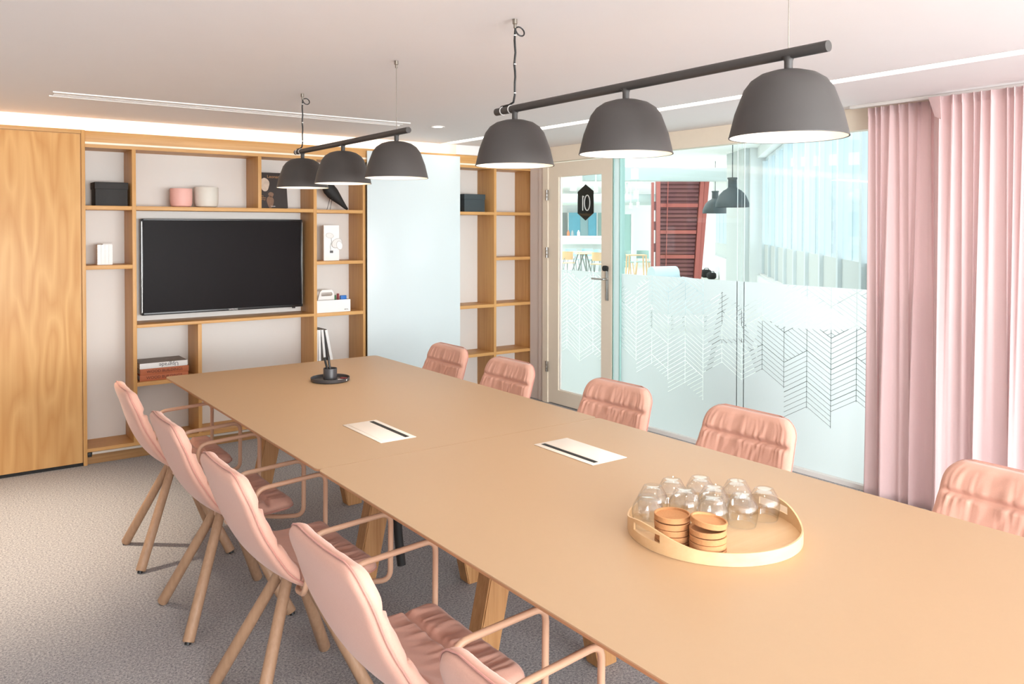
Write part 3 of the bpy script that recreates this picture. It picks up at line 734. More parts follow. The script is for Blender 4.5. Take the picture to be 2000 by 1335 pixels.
# ================================================================== TABLES
TX0, TX1, TZ = 1.0, 2.186, 0.74
def rounded_rect(x0, x1, y0, y1, r, n=6):
    pts = []
    for cx, cy, a0 in ((x1-r, y1-r, 0), (x0+r, y1-r, PI/2), (x0+r, y0+r, PI), (x1-r, y0+r, 1.5*PI)):
        for k in range(n+1): pts.append((cx+r*math.cos(a0+k/n*PI/2), cy+r*math.sin(a0+k/n*PI/2)))
    return pts
def table(y0, y1, trestles, bx, by, slot_side, label):
    e = empty('meeting_table', ((TX0+TX1)/2, (y0+y1)/2, 0), label, 'table')
    ox, oy = (TX0+TX1)/2, (y0+y1)/2
    R = rounded_rect(TX0-ox, TX1-ox, y0-oy, y1-oy, 0.022)
    bm = bmesh.new(); add_prism(bm, R, TZ-0.003, TZ); from_bm('tabletop', bm, 'table_linoleum', e)
    bm = bmesh.new()
    n = len(R); up = [bm.verts.new((x, y, TZ-0.0031)) for x, y in R]; mid = [bm.verts.new((x, y, TZ-0.009)) for x, y in R]
    R2 = rounded_rect(TX0-ox+0.035, TX1-ox-0.035, y0-oy+0.035, y1-oy-0.035, 0.02); lo = [bm.verts.new((x, y, TZ-0.026)) for x, y in R2]
    for A, B in ((up, mid), (mid, lo)):
        for k in range(n): bm.faces.new((A[k], A[(k+1) % n], B[(k+1) % n], B[k]))
    bm.faces.new(up); bm.faces.new(lo)
    from_bm('core_board', bm, 'table_edge', e)
    for ty in trestles:
        for sx_, fx, tx in ((-1, 1.345, 1.500), (1, 1.888, 1.730)):
            bm = bmesh.new(); w, dpt = 0.042, 0.034
            vv = []
            for z, cx in ((0.0, fx), (TZ-0.0265, tx)):
                vv.append([bm.verts.new((cx-ox+a*w, ty-oy+b_*dpt, z)) for a, b_ in ((-1, -1), (1, -1), (1, 1), (-1, 1))])
            bm.faces.new(vv[0][::-1]); bm.faces.new(vv[1])
            for k in range(4): bm.faces.new((vv[0][k], vv[0][(k+1) % 4], vv[1][(k+1) % 4], vv[1][k]))
            bmesh.ops.recalc_face_normals(bm, faces=bm.faces)
            bmesh.ops.bevel(bm, geom=list(bm.edges), offset=0.004, segments=2, affect='EDGES')
            from_bm('trestle_leg', bm, 'table_leg_wood', e, auto=40)
        box('trestle_head', (1.30-ox, ty-oy-0.03, TZ-0.056), (1.92-ox, ty-oy+0.03, TZ-0.0268), 'table_leg_wood', e, 0.003)
    box('stretcher', (1.59-ox, trestles[0]-oy, 0.56), (1.64-ox, trestles[1]-oy, 0.60), 'table_leg_wood', e, 0.003)
    # flush power box
    (a, b_), (c, d) = bx, by
    pb = box('power_box', (a-ox, c-oy, TZ+0.0003), (b_-ox, d-oy, TZ+0.0022), 'power_white', e, 0.0008)
    s0 = (a+0.016, b_-0.040) if slot_side > 0 else (a+0.040, b_-0.016)
    box('flap', (s0[0]-ox, c+0.016-oy, TZ+0.0024), (s0[1]-ox, d-0.016-oy, TZ+0.0034), 'power_white', pb, 0.0006)
    sl = (b_-0.037, b_-0.020) if slot_side > 0 else (a+0.020, a+0.037)
    box('brush_slot', (sl[0]-ox, c+0.016-oy, TZ+0.0023), (sl[1]-ox, d-0.016-oy, TZ+0.0031), 'black_soft', pb)
    box('cable_tray', (a-ox, c-oy, TZ-0.14), (b_-ox, d-oy, TZ-0.0265), 'black_soft', e, 0.004)
    return e
YJ = 2.402
table(YJ+0.0012, 4.362, (2.86, 4.05), (1.303, 1.446), (2.563, 2.884), 1, 'beige topped trestle meeting table nearest the shelving')
table(0.44, YJ-0.0012, (0.86, 2.05), (1.728, 1.880), (1.922, 2.230), -1, 'beige topped trestle meeting table nearest the viewer with glasses tray')
cs = tag(tube('cable_sleeve', fillet([(1.40, 2.62, 0.598), (1.40, 2.62, 0.40), (1.402, 2.61, 0.33), (1.405, 2.60, 0.27)], 0.1), [0.018]*14 if False else 0.016, 'black_soft', None, 10), 'black cable sleeve hanging under the far table', 'cable')

# ================================================================== CHAIRS
PROF = [(-0.240, 0.788), (-0.231, 0.744), (-0.214, 0.690), (-0.196, 0.625), (-0.170, 0.560), (-0.134, 0.500), (-0.088, 0.455), (-0.030, 0.428), (0.045, 0.418), (0.130, 0.420), (0.205, 0.424)]
def cat_rom(pts, n):
    out = []
    P = [Vector((*p, 0)) for p in pts]; P = [P[0]*2-P[1]]+P+[P[-1]*2-P[-2]]
    for k in range(1, len(P)-2):
        for j in range(n):
            t = j/n; a, b_, c, d = P[k-1:k+3]
            out.append(0.5*((2*b_)+(c-a)*t+(2*a-5*b_+4*c-d)*t*t+(-a+3*b_-3*c+d)*t**3))
    out.append(P[-2]); return out
SPL = cat_rom(PROF, 14)
ARC = [0.0]
for a, b_ in zip(SPL[:-1], SPL[1:]): ARC.append(ARC[-1]+(b_-a).length)
TOT = ARC[-1]
def prof_at(s):
    s = max(0, min(TOT, s))
    for k in range(len(ARC)-1):
        if ARC[k+1] >= s or k == len(ARC)-2:
            t = (s-ARC[k])/(ARC[k+1]-ARC[k]); p_ = SPL[k].lerp(SPL[k+1], t); tg = (SPL[k+1]-SPL[k]).normalized()
            return p_, tg
def half_w(s):
    base = 0.205 + 0.022*min(1, s/0.25)
    r = 0.075
    if s < r: return base - r + math.sqrt(max(0, r*r-(r-s)**2))
    e_ = TOT-s; r2 = 0.05
    if e_ < r2: return base - r2 + math.sqrt(max(0, r2*r2-(r2-e_)**2))
    return base
def surf(s, t, h):
    """point of the bucket: s along the back and seat, t across, h above the shell"""
    p_, tg = prof_at(s); w = half_w(s); nx, nz = tg.y*-1, tg.x      # normal towards the sitter
    nx, nz = -tg.y, tg.x
    curl = 0.020*(t*t)*min(1, max(0, s/0.25))*(1-min(1, max(0, (s-0.30)/0.18))) + 0.006*t*t
    return Vector((p_.x+nx*(h+curl), t*w, p_.y+nz*(h+curl)))
SJ = 0.395                                   # where back meets seat
def noise1(x, seed):
    k = math.floor(x); f = x-k; f = f*f*(3-2*f)
    r = lambda i: random.Random(i*7919+seed).uniform(-1, 1)
    return r(k)*(1-f)+r(k+1)*f
def cushion(name, s0, s1, seams, thick, seed, parent, mat='felt_pink', ns=64, nt_=84, gather=1.0):
    bm = bmesh.new(); top, botm = [], []
    tab = {}
    for i in range(ns+1):
        s = s0+(s1-s0)*i/ns; rt, rb_ = [], []
        for j in range(nt_+1):
            t = -1+2*j/nt_
            t = math.sin(t*PI/2)*0.35 + t*0.65
            de = (1-abs(t))*half_w(s); ds = min(s-s0, s1-s)
            e1 = min(1, de/0.035); e2 = min(1, ds/0.030)
            ed = math.sqrt(max(0, 1-(1-e1)**2))*math.sqrt(max(0, 1-(1-e2)**2))
            h = thick
            for q, (sm, amp) in enumerate(seams):
                d_ = s-sm
                h *= 1-amp*(0.25+0.75*e1)*math.exp(-(d_/(0.008+0.006*(1-e1)))**2)
                side = 1.0 if d_ > 0 else 0.75
                L_ = 0.05 if d_ > 0 else 0.045
                wr = noise1(t*22+q*31, seed+q)+0.7*noise1(t*41+q*13, seed+9+q)
                skew = noise1(t*15+d_*22+q*31, seed+q)
                h += gather*0.0105*side*(0.55*wr+0.6*skew)*math.exp(-abs(d_)/L_)*(1-math.exp(-(d_/0.009)**2))*e1
            h += 0.0014*noise1(s*30+t*5, seed+50)
            hh = 0.004+max(0.0, h)*ed*0.97
            tt = t*(1-0.0*ed)
            rt.append(bm.verts.new(surf(s, tt, hh)))
            rb_.append(bm.verts.new(surf(s, tt, 0.0035)) if 0 < i < ns and 0 < j < nt_ else rt[-1])
        top.append(rt); botm.append(rb_)
    for i in range(ns):
        for j in range(nt_):
            bm.faces.new((top[i][j], top[i+1][j], top[i+1][j+1], top[i][j+1]))
            q = [botm[i][j], botm[i][j+1], botm[i+1][j+1], botm[i+1][j]]
            if len(set(q)) >= 3:
                try: bm.faces.new(q)
                except ValueError: pass
    return from_bm(name, bm, mat, parent, smooth=True)
def shell(parent):
    bm = bmesh.new(); ns, nt_ = 60, 24; A, B = [], []
    for i in range(ns+1):
        s = TOT*i/ns; ra, rb_ = [], []
        for j in range(nt_+1):
            t = -1+2*j/nt_
            e1 = min(1, (1-abs(t))*half_w(s)/0.03); e2 = min(1, min(s, TOT-s)/0.03)
            ed = math.sqrt(max(0, 1-(1-e1)**2))*math.sqrt(max(0, 1-(1-e2)**2))
            ra.append(bm.verts.new(surf(s, t, 0.003)))
            rb_.append(bm.verts.new(surf(s, t, 0.002-0.014*ed)) if 0 < i < ns and 0 < j < nt_ else ra[-1])
        A.append(ra); B.append(rb_)
    for i in range(ns):
        for j in range(nt_):
            bm.faces.new((A[i][j], A[i+1][j], A[i+1][j+1], A[i][j+1]))
            try: bm.faces.new((B[i][j], B[i][j+1], B[i+1][j+1], B[i+1][j]))
            except ValueError: pass
    o = from_bm('shell', bm, 'felt_pink', parent, smooth=True)
    loop = [surf(TOT*i/80, -1, 0.001) for i in range(81)] + [surf(TOT, -1+2*j/16, 0.001) for j in range(1, 16)] + [surf(TOT*i/80, 1, 0.001) for i in range(80, -1, -1)] + [surf(0, 1-2*j/16, 0.001) for j in range(1, 17)]
    tube('piping', loop, 0.0020, 'felt_pink_dark', o, 6)
    return o
def build_chair(label):
    e = empty('padded_chair', (0, 0, 0), label, 'chair', group='pink chairs around the meeting tables')
    shell(e)
    cushion('back_cushion', 0.004, SJ, [(0.112, 0.62), (0.250, 0.5)], 0.034, 5, e)
    cushion('seat_cushion', SJ+0.002, TOT-0.003, [(SJ+0.175, 0.6)], 0.034, 23, e, ns=44, gather=0.9)
    lathe('swivel_hub', [(0, 0.372), (0.034, 0.372), (0.042, 0.380), (0.042, 0.402), (0.03, 0.405), (0.03, 0.413), (0, 0.413)], 'beige_steel', e, 24)
    for ax, ay in ((-1, -1), (-1, 1), (1, 1), (1, -1)):
        a = Vector((ax*0.026, ay*0.028, 0.398)); b_ = Vector((ax*0.192, ay*0.194, 0.007)); d_ = (b_-a).normalized()
        pts = [a, a.lerp(b_, 0.5), b_-d_*0.004, b_]
        o = tube('leg', pts, [0.018, 0.0195, 0.021, 0.0185], 'chair_leg_wood', e, 12)
        tube('foot_glide', [b_+Vector((0, 0, 0.003)), b_+Vector((ax*0.003, ay*0.003, -0.0066))], 0.011, 'black_paint', o, 10)
    for s_ in (-1, 1):
        y = s_*0.252
        pts = fillet([(0.03, s_*0.05, 0.398), (-0.045, s_*0.15, 0.402), (-0.058, y*0.985, 0.425), (-0.030, y, 0.598), (0.222, y, 0.612), (0.220, y, 0.398), (0.13, s_*0.19, 0.392), (0.03, s_*0.045, 0.390)], 0.036, 6)
        tube('armrest', pts, 0.0085, 'beige_steel', e, 10)
    return e
LX = 0.955; RXX = 2.368
CH = build_chair('pink padded armchair left of the table, nearest the oak cabinet and shelving')
CH.location = (LX, 3.955, 0); CH.rotation_euler = (0, 0, math.radians(-2))
for (y, a, lab) in ((3.21, 0, 'second pink padded armchair from the shelving on the left of the table'), (2.50, 0, 'third pink padded armchair from the shelving on the left of the table'), (1.724, 0, 'fourth pink padded armchair from the shelving, left of the table'), (1.01, 2, 'pink padded armchair at the bottom edge, closest to viewer')):
    copy_tree(CH, (LX, y, 0), math.radians(a), lab)
for (x, y, a, lab) in ((RXX, 4.175, 180, 'pink padded chair right of table, in front of the whiteboard'), (RXX-0.02, 3.51, 180, 'pink padded chair right of table, in front of the right hand shelves'), (RXX+0.005, 2.70, 181, 'pink padded chair right of table, in front of the glass door'), (RXX+0.02, 1.985, 180, 'pink padded chair right of table, in front of frosted glass'), (RXX, 1.03, 178, 'pale pink padded chair right of table, in front of curtain')):
    copy_tree(CH, (x, y, 0), math.radians(a), lab)

# ================================================================== PENDANT LAMPS
def pendant(y0, y1, ys, label, cord_far=True):
    e = empty('rail_pendant', (1.59, (y0+y1)/2, HC), label, 'lamp', group='dark rail pendants above the tables')
    oy = (y0+y1)/2; zb = 1.895-HC
    tube('rail', [(0, y0-oy, zb), (0, y1-oy, zb)], 0.0125, 'lamp_dark', e, 20)
    for y in ys:
        zt, zr = 1.858-HC, 1.706-HC; h = zt-zr; r = 0.131
        y -= oy
        lathe('stem', [(0.0095, zt-0.002), (0.0095, zt+0.02), (0.012, zt+0.027), (0.016, zt+0.03), (0.0, zt+0.034)], 'lamp_dark', e, 20, (0, y, 0))
        prof = [(0.0, h), (0.035, h-0.002), (0.062, h-0.010), (0.083, h-0.024), (0.098, h-0.044), (0.107, h-0.068), (0.118, 0.055), (r, 0.0)]
        ins = [(r-0.003, 0.0004), (0.114, 0.055), (0.103, h-0.070), (0.094, h-0.047), (0.080, h-0.028), (0.060, h-0.014), (0.0, h-0.006)]
        so = lathe('shade', prof, 'lamp_dark', e, 48, (0, y, zr), auto=60)
        lathe('reflector', ins, 'lamp_inside', so, 48, (0, y, zr), auto=60)
        lathe('rim', [(r-0.003, 0.0003), (r+0.0003, -0.0004), (r+0.0003, 0.002)], 'lamp_dark', so, 48, (0, y, zr))
        bm = bmesh.new(); bmesh.ops.create_uvsphere(bm, u_segments=16, v_segments=10, radius=0.030); bm.transform(TR(0, y, zr+0.070))
        from_bm('bulb', bm, 'bulb_warm', so, smooth=True)
        lathe('socket', [(0.0, h-0.01), (0.022, h-0.01), (0.022, 0.095), (0.0, 0.095)], 'lamp_inside', so, 20, (0, y, zr))
        ld = bpy.data.lights.new('pendant_glow', 'SPOT'); ld.energy = 3.6; ld.color = (1, 0.80, 0.58); ld.shadow_soft_size = 0.03
        ld.spot_size = 2.5; ld.spot_blend = 0.6
        lo = bpy.data.objects.new('pendant_glow', ld); COL.objects.link(lo); lo.parent = e; lo.location = (0, y, zr+0.036)
    yf, yn = max(ys)-oy, min(ys)-oy
    # ceiling grips
    for y in (yf, yn):
        lathe('ceiling_grip', [(0, -0.0005), (0.008, -0.0005), (0.008, -0.016), (0.005, -0.018), (0.005, -0.03), (0.0, -0.03)], 'steel', e, 14, (0, y, 0))
    tube('suspension_wire', [(0, yn, -0.03), (0, yn, zb+0.012)], 0.0012, 'steel', e, 6)
    # supply cord along the far wire, with clips and the spare loop at the top
    cpts = [(0.002, yf, -0.03)]
    for k in range(1, 12): cpts.append((0.0012*math.sin(k*1.9), yf+0.0016*math.sin(k*1.3), -0.03+(zb+0.045+0.03)*k/11))
    cpts += [(0.0, yf+0.008, zb+0.022), (0.0, yf+0.03, zb+0.016), (0, yf+0.075, zb+0.015), (0, yf+0.094, zb+0.004), (0, yf+0.088, zb-0.004)]
    tube('supply_cord', cpts, 0.0036, 'black_paint', e, 8)
    lp = [(0.004+0.017*(1-math.cos(k/14*5.4)), yf-0.02*math.sin(k/14*5.4)*0.3, -0.038-0.016*math.sin(k/14*5.4)) for k in range(15)]
    tube('cord_loop', lp, 0.0026, 'black_paint', e, 6)
    for z in (-0.055, -0.15, zb+0.05):
        tube('cable_tie', [(0, yf, z), (0, yf, z+0.003)], 0.0046, 'white_plastic', e, 6)
    tube('cable_tie', [(0, yf+0.02, zb), (0, yf+0.023, zb)], 0.0148, 'white_plastic', e, 14)
    tube('cable_tie', [(0, yf+0.066, zb), (0, yf+0.069, zb)], 0.0148, 'white_plastic', e, 14)
pendant(1.012, 2.262, (2.157, 1.635, 1.112), 'dark grey rail pendant with three shades above the near table')
pendant(2.879, 4.092, (4.0, 3.506, 2.982), 'dark grey rail pendant with three shades above the far table')

# ================================================================== THINGS ON THE TABLE
TT = TZ+0.0005
tr = empty('round_tray', (1.596, 1.325, TT), 'round birch plywood tray with two cut handles on near table', 'tray')
Rt = 0.213; ang0 = math.atan2(1.36-1.325, 1.377-1.596)
lathe('base', [(0, 0), (Rt-0.006, 0), (Rt-0.004, 0.003), (Rt-0.004, 0.008), (0, 0.008)], 'birch', tr, 72)
bm = bmesh.new(); NS = 144
def rim_h(a):
    d_ = abs(math.remainder(a-ang0, PI)); t = max(0, 1-d_/0.75); return 0.030+0.026*(t*t*(3-2*t))
def in_hole(a):
    return abs(math.remainder(a-ang0, PI)) < 0.235
rows = []
for k in range(NS):
    a = 2*PI*k/NS; H_ = rim_h(a); hz = abs(math.remainder(a-ang0, PI)) < 0.235+2*PI/NS
    if not hz: lv = [0.0, H_*0.45, H_*0.78, H_]
    else: lv = [0.0, 0.024, 0.043, H_]
    rows.append([[bm.verts.new(((Rt+o_)*math.cos(a), (Rt+o_)*math.sin(a), z)) for z in lv] for o_ in (0.0, -0.0045)])
for k in range(NS):
    A, B = rows[k], rows[(k+1) % NS]; a = 2*PI*(k+0.5)/NS; hole = in_hole(a)
    for L_ in range(3):
        if L_ == 1 and hole: continue
        bm.faces.new((A[0][L_], B[0][L_], B[0][L_+1], A[0][L_+1])); bm.faces.new((A[1][L_+1], B[1][L_+1], B[1][L_], A[1][L_]))
    bm.faces.new((A[0][3], B[0][3], B[1][3], A[1][3])); bm.faces.new((A[1][0], B[1][0], B[0][0], A[0][0]))
    if hole:
        bm.faces.new((A[0][1], B[0][1], B[1][1], A[1][1])); bm.faces.new((A[1][2], B[1][2], B[0][2], A[0][2]))
    ph_ = in_hole(2*PI*(k-0.5)/NS)
    if ph_ != hole: bm.faces.new((A[0][1], A[0][2], A[1][2], A[1][1]))
from_bm('rim', bm, 'birch', tr, auto=35)
TB = TT+0.0085
gprof = [(0.0345, 0.0), (0.0380, 0.016), (0.0402, 0.034), (0.0398, 0.045), (0.0372, 0.0535), (0.0365, 0.0548), (0.0242, 0.0762), (0.0232, 0.0775), (0.0205, 0.0790), (0.0195, 0.0793), (0.0170, 0.0775), (0.0, 0.0770)]
gin = [(0.0, 0.0690), (0.019, 0.0685), (0.0225, 0.0660), (0.0335, 0.0535), (0.0362, 0.0500), (0.0384, 0.044), (0.0387, 0.034), (0.0366, 0.016), (0.0328, 0.0)]
bm = bmesh.new(); add_lathe(bm, gprof+gin, 40, closed=False)
# close the rim
bm.verts.ensure_lookup_table()
bm.faces.ensure_lookup_table()
me_ = bpy.data.meshes.new('tumbler')
ring0 = [v_ for v_ in bm.verts if abs(v_.co.z) < 1e-6]
ro = sorted([v_ for v_ in ring0 if v_.co.xy.length > 0.0335], key=lambda v_: math.atan2(v_.co.y, v_.co.x)); ri = sorted([v_ for v_ in ring0 if v_.co.xy.length <= 0.0335], key=lambda v_: math.atan2(v_.co.y, v_.co.x))
for k in range(len(ro)): bm.faces.new((ro[k], ri[k], ri[(k+1) % len(ri)], ro[(k+1) % len(ro)]))
bmesh.ops.recalc_face_normals(bm, faces=bm.faces); bm.to_mesh(me_); bm.free()
for p in me_.polygons: p.use_smooth = True
me_.set_sharp_from_angle(angle=math.radians(24))
me_.materials.append(MATS['drinking_glass'])
GL = [(1.665, 1.480), (1.745, 1.455), (1.770, 1.372), (1.580, 1.478), (1.688, 1.398), (1.762, 1.288), (1.500, 1.440), (1.600, 1.392), (1.690, 1.310), (1.608, 1.305)]
GPX = [(1303, 917), (1358.5, 910.5), (1431, 912.5), (1272.5, 933.5), (1373, 930), (1474, 932.5), (1266, 954.5), (1335, 947), (1431, 945), (1396, 964)]
pos = [at_z(x, y, TB+0.080) for x, y in GPX]
# settle: keep every tumbler inside the tray and clear of its neighbours
P2 = [Vector((p.x, p.y)) for p in pos]; ctr = Vector((1.596, 1.325))
for it in range(60):
    for i in range(len(P2)):
        d_ = P2[i]-ctr
        if d_.length > Rt-0.050: P2[i] = ctr + d_.normalized()*(Rt-0.050)
        for j in range(i):
            d_ = P2[i]-P2[j]
            if d_.length < 0.0825:
                sft = d_.normalized()*(0.0825-d_.length)/2; P2[i] += sft; P2[j] -= sft
GNAME = ['at the back left of the tray', 'in the middle of the back row', 'at the right end of the back row', 'at the left edge behind the front left one', 'in the centre of the cluster', 'furthest right beside the tray handle', 'at the front left beside the left coaster stack', 'behind the level coaster stack', 'right of centre, before the back right one', 'frontmost, behind the tilted coaster stack']
for q, gn in zip(P2, GNAME):
    o = bpy.data.objects.new('tumbler', me_); COL.objects.link(o); o.location = (q.x, q.y, TB+0.0003)
    tag(o, 'upturned clear glass tumbler '+gn, 'glass', 'upturned tumblers on the tray')
# coasters
cprof = [(0, 0), (0.039, 0), (0.042, 0.002), (0.0425, 0.0135), (0.0415, 0.0145), (0.0385, 0.0145), (0.0380, 0.0095), (0, 0.0095)]
cpos = [at_z(1310, 1002, 0.824), at_z(1383, 1016, 0.824)]
cpos[0].x += 0.006
bm = bmesh.new(); add_lathe(bm, cprof, 36); bmesh.ops.recalc_face_normals(bm, faces=bm.faces)
mc = bpy.data.meshes.new('coaster'); bm.to_mesh(mc); bm.free()
for p in mc.polygons: p.use_smooth = True
mc.set_sharp_from_angle(angle=0.7); mc.materials.append(MATS['cork'])
for si, c in enumerate(cpos):
    for k in range(5):
        o = bpy.data.objects.new('coaster', mc); COL.objects.link(o)
        o.location = (c.x+random.uniform(-.0012, .0012), c.y+random.uniform(-.0012, .0012), TB+0.0003+k*0.0148)
        lab = ('round cork coaster in the level stack left on the tray', 'round cork coaster in the stack with tilted top on tray')[si]
        lab = ('bottom', 'second', 'third', 'fourth', 'top')[k] + ' round cork coaster counted from below in the ' + ('level left stack', 'right stack with tilted top')[si]
        if k == 4:
            lab = ('topmost round cork coaster of the level stack', 'tilted topmost round cork coaster of the right hand stack')[si]
            if si: o.rotation_euler = (0.09, 0.125, 0); o.location.z += 0.0066
            else: o.location.z += 0.0012
        tag(o, lab, 'coaster', 'cork coasters on the tray')
# pen dish
pd = empty('pen_dish', (1.636, 3.765, TT), 'round dark desk dish with a pen cup on far table', 'pen holder')
lathe('dish', [(0, 0), (0.088, 0), (0.094, 0.004), (0.096, 0.018), (0.0945, 0.019), (0.0925, 0.018), (0.090, 0.006), (0, 0.005)], 'pen_dish', pd, 48)
lathe('cup', [(0.033, 0.0052), (0.034, 0.060), (0.0335, 0.061), (0.031, 0.060), (0.030, 0.012), (0, 0.011)], 'pen_dish', pd, 32, (0.005, 0.012, 0))
for k, (dx, dy, tx_, ty_, mt, nm) in enumerate(((-0.004, 0.0, -0.020, 0.012, 'black_soft', 'black pen leaning furthest left in the dark cup'), (0.006, 0.004, -0.006, 0.016, 'black_paint', 'second black pen standing in the dark cup'))):
    e = empty('pen', (1.641+dx, 3.777+dy, TT+0.012), nm, 'pen')
    a = Vector((0, 0, 0.001)); b_ = Vector((tx_*0.9, ty_*0.9, 0.088))
    tube('barrel', [a, b_], 0.0055, mt, e, 10); tube('cap', [b_*1.001, b_*1.16], 0.0062, mt, e, 10)
o = tag(box('eraser', (-0.022, -0.008, 0), (0.022, 0.008, 0.008), 'white_plastic', None, 0.002), 'white eraser lying in the dark dish', 'stationery')
o.location = (1.672, 3.700, TT+0.0058); o.rotation_euler = (0, 0, -0.5)
o = tag(box('paper_clip_box', (-0.018, -0.008, 0), (0.018, 0.008, 0.006), 'red_plastic', None, 0.002), 'small red piece of stationery lying in the dark dish', 'stationery')
o.location = (1.700, 3.745, TT+0.0058); o.rotation_euler = (0, 0, -1.0)

# ================================================================== OPEN OFFICE BEYOND THE GLASS
OZ = -YAW
def ol(depth, lat): v_ = FH*depth + RH*lat; return (v_.x, v_.y)
PLAN = [(XG+0.061, 1.9), ol(14.6, 5.0), ol(16.3, 5.05), ol(20.6, 6.25), ol(25.5, 6.95), ol(27.3, 7.6), ol(36, 8), ol(36, -16), (XG+0.061, 34)]
bm = bmesh.new(); add_prism(bm, PLAN, -0.12, 0.0); struct(from_bm('floor_office', bm, 'office_floor'))
bm = bmesh.new(); add_prism(bm, [(max(x, XG+0.12), y) for x, y in PLAN], 2.96, 3.06); struct(from_bm('ceiling_office', bm, 'office_white'))
struct(box('wall_office_header', (XG+0.061, YB-0.1, HC+0.02), (XG+0.119, DB+0.2, 2.96), 'office_white'))
struct(box('wall_office_side', (XG+0.0605, D-0.05, 0.0), (XG+0.16, 30, 2.959), 'office_white'))
def oframe(depth, px): p_ = off(depth, px); return p_
def obox(name, depth0, depth1, px0, px1, z0, z1, mat, parent=None, pref=None):
    """box aligned with the office grid; side planes from photo columns at the front depth"""
    k = pref or depth0
    l0, l1 = (px0-1000)/F_PX*k, (px1-1000)/F_PX*k
    bm = bmesh.new(); add_box(bm, (l0, depth0, z0), (l1, depth1, z1)); bm.transform(RZ(OZ)); return from_bm(name, bm, mat, parent)
# far wall, piers and beam
struct(obox('wall_office_far', 33, 33.2, 700, 1380, 0, 2.959, 'office_white'))
struct(obox('wall_office_pier', 14.7, 16.2, 1465, 1512, 0, 2.959, 'office_white'))
struct(obox('trim_office_pier', 14.75, 16.0, 1454, 1464.8, 0, 2.959, 'office_grey'))
struct(obox('trim_office_beam', 17.0, 17.4, 1140, 1510, off_z(17, 352), off_z(17, 327), 'office_beam'))
struct(obox('wall_office_back_right', 27, 27.2, 1377, 1416, 0, 2.959, 'office_white'))
# near window wall along the view
def wall_run(p0, p1, z0, z1, th, name, mat):
    d_ = (p1-p0); n_ = Vector((d_.y, -d_.x, 0)).normalized()*th
    bm = bmesh.new(); b0 = [bm.verts.new((q.x, q.y, z0)) for q in (p0, p1, p1+n_, p0+n_)]; t0 = [bm.verts.new((q.x, q.y, z1)) for q in (p0, p1, p1+n_, p0+n_)]
    bm.faces.new(b0); bm.faces.new(t0)
    for k in range(4): bm.faces.new((b0[k], b0[(k+1) % 4], t0[(k+1) % 4], t0[k]))
    return from_bm(name, bm, mat)
A0, A1 = off(14.65, 1512), off(5.6, 1815)
struct(wall_run(A0, A1, 0, 0.65, 0.3, 'wall_office_sill', 'office_white'))
struct(wall_run(A0, A1, 2.78, 2.959, 0.3, 'wall_office_lintel', 'office_white'))
win = empty('office_window', (A0.x, A0.y, 0.651), 'tall office window band with white mullions beyond the glass', 'window')
dirw = (A1-A0); Lw = dirw.length; dirw.normalize(); nw = Vector((dirw.y, -dirw.x, 0))
def run_piece(name, s0, s1, z0, z1, o0, o1, mat, parent):
    bm = bmesh.new(); q = [dirw*s0+nw*o0, dirw*s1+nw*o0, dirw*s1+nw*o1, dirw*s0+nw*o1]
    b0 = [bm.verts.new((w.x, w.y, z0)) for w in q]; t0 = [bm.verts.new((w.x, w.y, z1)) for w in q]
    bm.faces.new(b0); bm.faces.new(t0)
    for k in range(4): bm.faces.new((b0[k], b0[(k+1) % 4], t0[(k+1) % 4], t0[k]))
    return from_bm(name, bm, mat, parent)
run_piece('sill_board', 0, Lw, 0, 0.03, -0.05, 0.25, 'white_paper', win)
run_piece('top_rail', 0, Lw, 2.06, 2.125, -0.02, 0.16, 'frame_pale', win)
nm_ = 9
for k in range(nm_+1):
    s_ = 0.05+(Lw-0.2)*k/nm_
    mu_ = run_piece('mullion', s_, s_+0.09, 0.031, 2.059, 0.02, 0.22, 'frame_pale', win)
    if k < nm_:
        run_piece('casement', s_+0.42, s_+0.47, 0.031, 2.059, 0.10, 0.16, 'frame_pale', win)
        run_piece('pane', s_+0.0905, s_+(Lw-0.2)/nm_-0.0005, 0.56, 2.059, 0.17, 0.176, 'office_pane', win)
        run_piece('lower_panel', s_+0.0905, s_+(Lw-0.2)/nm_-0.0005, 0.031, 0.559, 0.165, 0.18, 'office_grey', win)
        run_piece('window_handle', s_+0.06, s_+0.08, 0.88, 1.02, -0.01, 0.019, 'metal_grey', mu_)
# farther window band
B0, B1 = off(25.5, 1411), off(20.6, 1455)
struct(wall_run(B0, B1, 0, 0.66, 0.3, 'wall_office_far_sill', 'office_white')); struct(wall_run(B0, B1, 2.3, 2.959, 0.3, 'wall_office_far_lintel', 'office_white'))
win2 = empty('office_window', (B0.x, B0.y, 0.661), 'farther narrow office window behind the grey pier', 'window')
dirw = (B1-B0); Lw = dirw.length; dirw.normalize(); nw = Vector((dirw.y, -dirw.x, 0))
for k in range(6): run_piece('mullion', Lw*k/5.2, Lw*k/5.2+0.1, 0, 1.63, 0.02, 0.2, 'frame_pale', win2)
run_piece('pane', 0, Lw, 0.4, 1.63, 0.21, 0.216, 'office_pane', win2); run_piece('lower_panel', 0, Lw, 0, 0.399, 0.205, 0.22, 'office_grey', win2)
# blue thing on the near sill
p_ = off(13.1, 1553)
o = empty('folded_jacket', (p_.x+0.03, p_.y, 0.6825), 'blue folded cloth lying on the office window sill', 'clothing')
bm = bmesh.new(); add_prism(bm, [(-0.22, 0), (-0.12, 0.03), (-0.06, 0.10), (0.02, 0.085), (0.04, 0.03), (0.2, 0.025), (0.2, 0)], -0.1, 0.1, 1); bm.transform(RZ(OZ)); from_bm('cloth', bm, 'curtain_blue', o)

